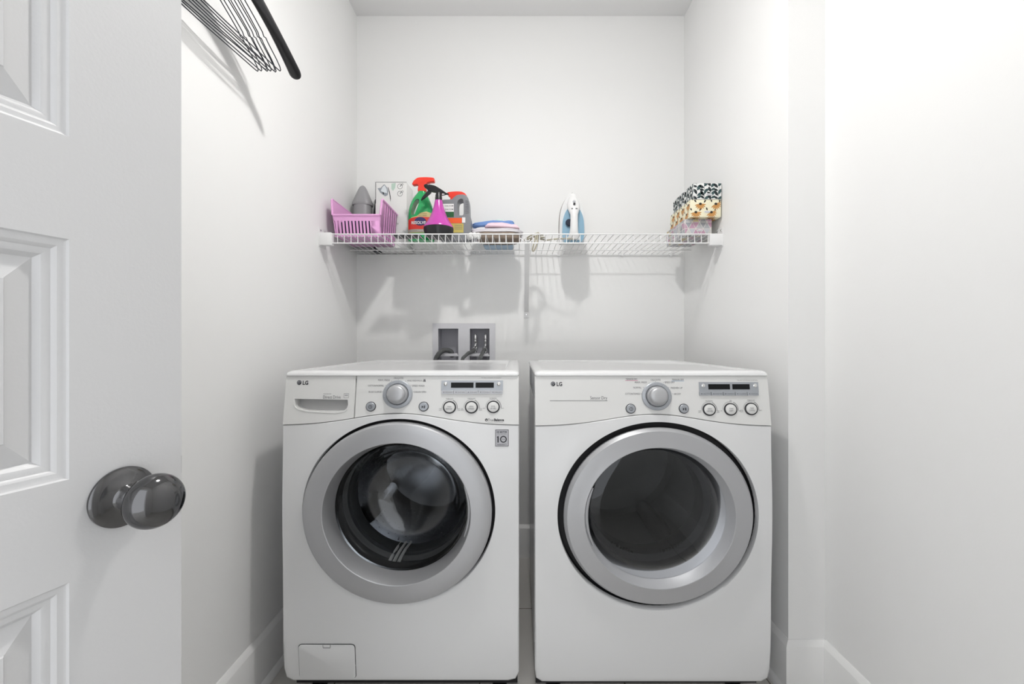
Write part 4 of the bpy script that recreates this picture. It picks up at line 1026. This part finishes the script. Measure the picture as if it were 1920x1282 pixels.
# ------------------------------------------------------------------ hangers on a wall peg (top left)
PYY = 1.055; PZ = 2.030
T = thing('wall_peg', 'chrome peg rail on the left wall holding the hangers', 'hook', (XL, PYY, PZ))
B(m_chro).lathe((XL, PYY, PZ), [(.022, 0), (.022, .004), (.006, .006), (.006, .19), (.009, .195), (.009, .205), (0, .206)], ax=(1, 0, 0), n=24).build('peg', T)
def wire_hanger():
    b = B(m_hwire); hw = .205; zb = -.185; r = .0015
    P_ = [Vector((0, .0, -.045))]
    def side(s_):
        return [Vector((0, s_*.01, -.062)), Vector((0, s_*.05, -.082)), Vector((0, s_*.10, -.108)), Vector((0, s_*.128, -.124)), Vector((0, s_*.134, -.133)), Vector((0, s_*.142, -.131)), Vector((0, s_*.150, -.138)), Vector((0, s_*.185, -.160)), Vector((0, s_*(hw-.004), -.173)), Vector((0, s_*hw, -.180)), Vector((0, s_*(hw-.003), zb)), Vector((0, s_*(hw-.012), zb-.001))]
    b.tube([Vector((0, 0, -.05))]+side(1)+[Vector((0, 0, zb-.004))]+side(-1)[::-1]+[Vector((0, 0, -.05))], r, n=6)
    hk = [Vector((0, .0, -.062)), Vector((0, 0, -.03))]+[Vector((0, -.018*cos(a)+.0*1, -.0+.018*sin(a)-.009)) for a in [pi*1.2-k*pi*1.3/10+pi*.0 for k in range(11)]]
    hk = [Vector((0, 0, -.062)), Vector((0, 0, -.032))]+[Vector((0, .018*sin(a), -.0115+.018*(-cos(a)))) for a in [radians(10+k*26) for k in range(9)]]
    b.tube(hk, r, n=6)
    return b
proto = wire_hanger().build('wire_hanger')
rnd = random.Random(11)
spots = []
for i in range(8):
    spots.append((XL+.026+i*.0088, 0, radians(-5.3-i*.12), radians(rnd.uniform(-3, 3)), 0))
for i, (x, dy, rz, rx, dz) in enumerate(spots):
    o = proto if i == 0 else proto.copy()
    if i: COL.objects.link(o)
    o.location = (x, PYY, PZ-.004); o.rotation_euler = (rx, 0, rz)
    tag(o, 'thin dark wire hanger in the bunch hanging against the left wall', 'hanger', 'wire hangers in the bunch')
# thick black hanger, nearest to the room
T = thing('coat_hanger', 'thick black contoured coat hanger hanging beside the wire bunch', 'hanger', (XL+.114, PYY, PZ-.002))
T.rotation_euler = (0, 0, radians(-8))
b = B(m_blk); secs = []
n = 44
for i in range(-n, n+1):
    f = sin(pi/2*i/n); af = abs(f)
    y = .232*f; z = -.058-.125*af**1.25-.010*af**4
    hx = (.006+.012*af**1.2)*(1 if af < .93 else sqrt(max(.01, 1-((af-.93)/.07)**2*.99)))
    hz = (.030-.017*af)*(1 if af < .93 else sqrt(max(.01, 1-((af-.93)/.07)**2*.99)))
    ox = 0
    secs.append([Vector((XL+.114+hx*cos(a)*(1-.35*sin(a)), PYY+y, PZ+z+hz*sin(a))) for a in [2*pi*k/20 for k in range(20)]])
b.loft(secs); b.build('shoulder_bar', T)
b = B(m_chro); X_ = XL+.114
b.tube([Vector((X_, PYY, PZ-.06)), Vector((X_, PYY, PZ-.035))]+[Vector((X_, PYY+.019*sin(a), PZ-.0145+.019*(-cos(a)))) for a in [radians(10+k*26) for k in range(9)]], .0018, n=8); b.build('hook', T)
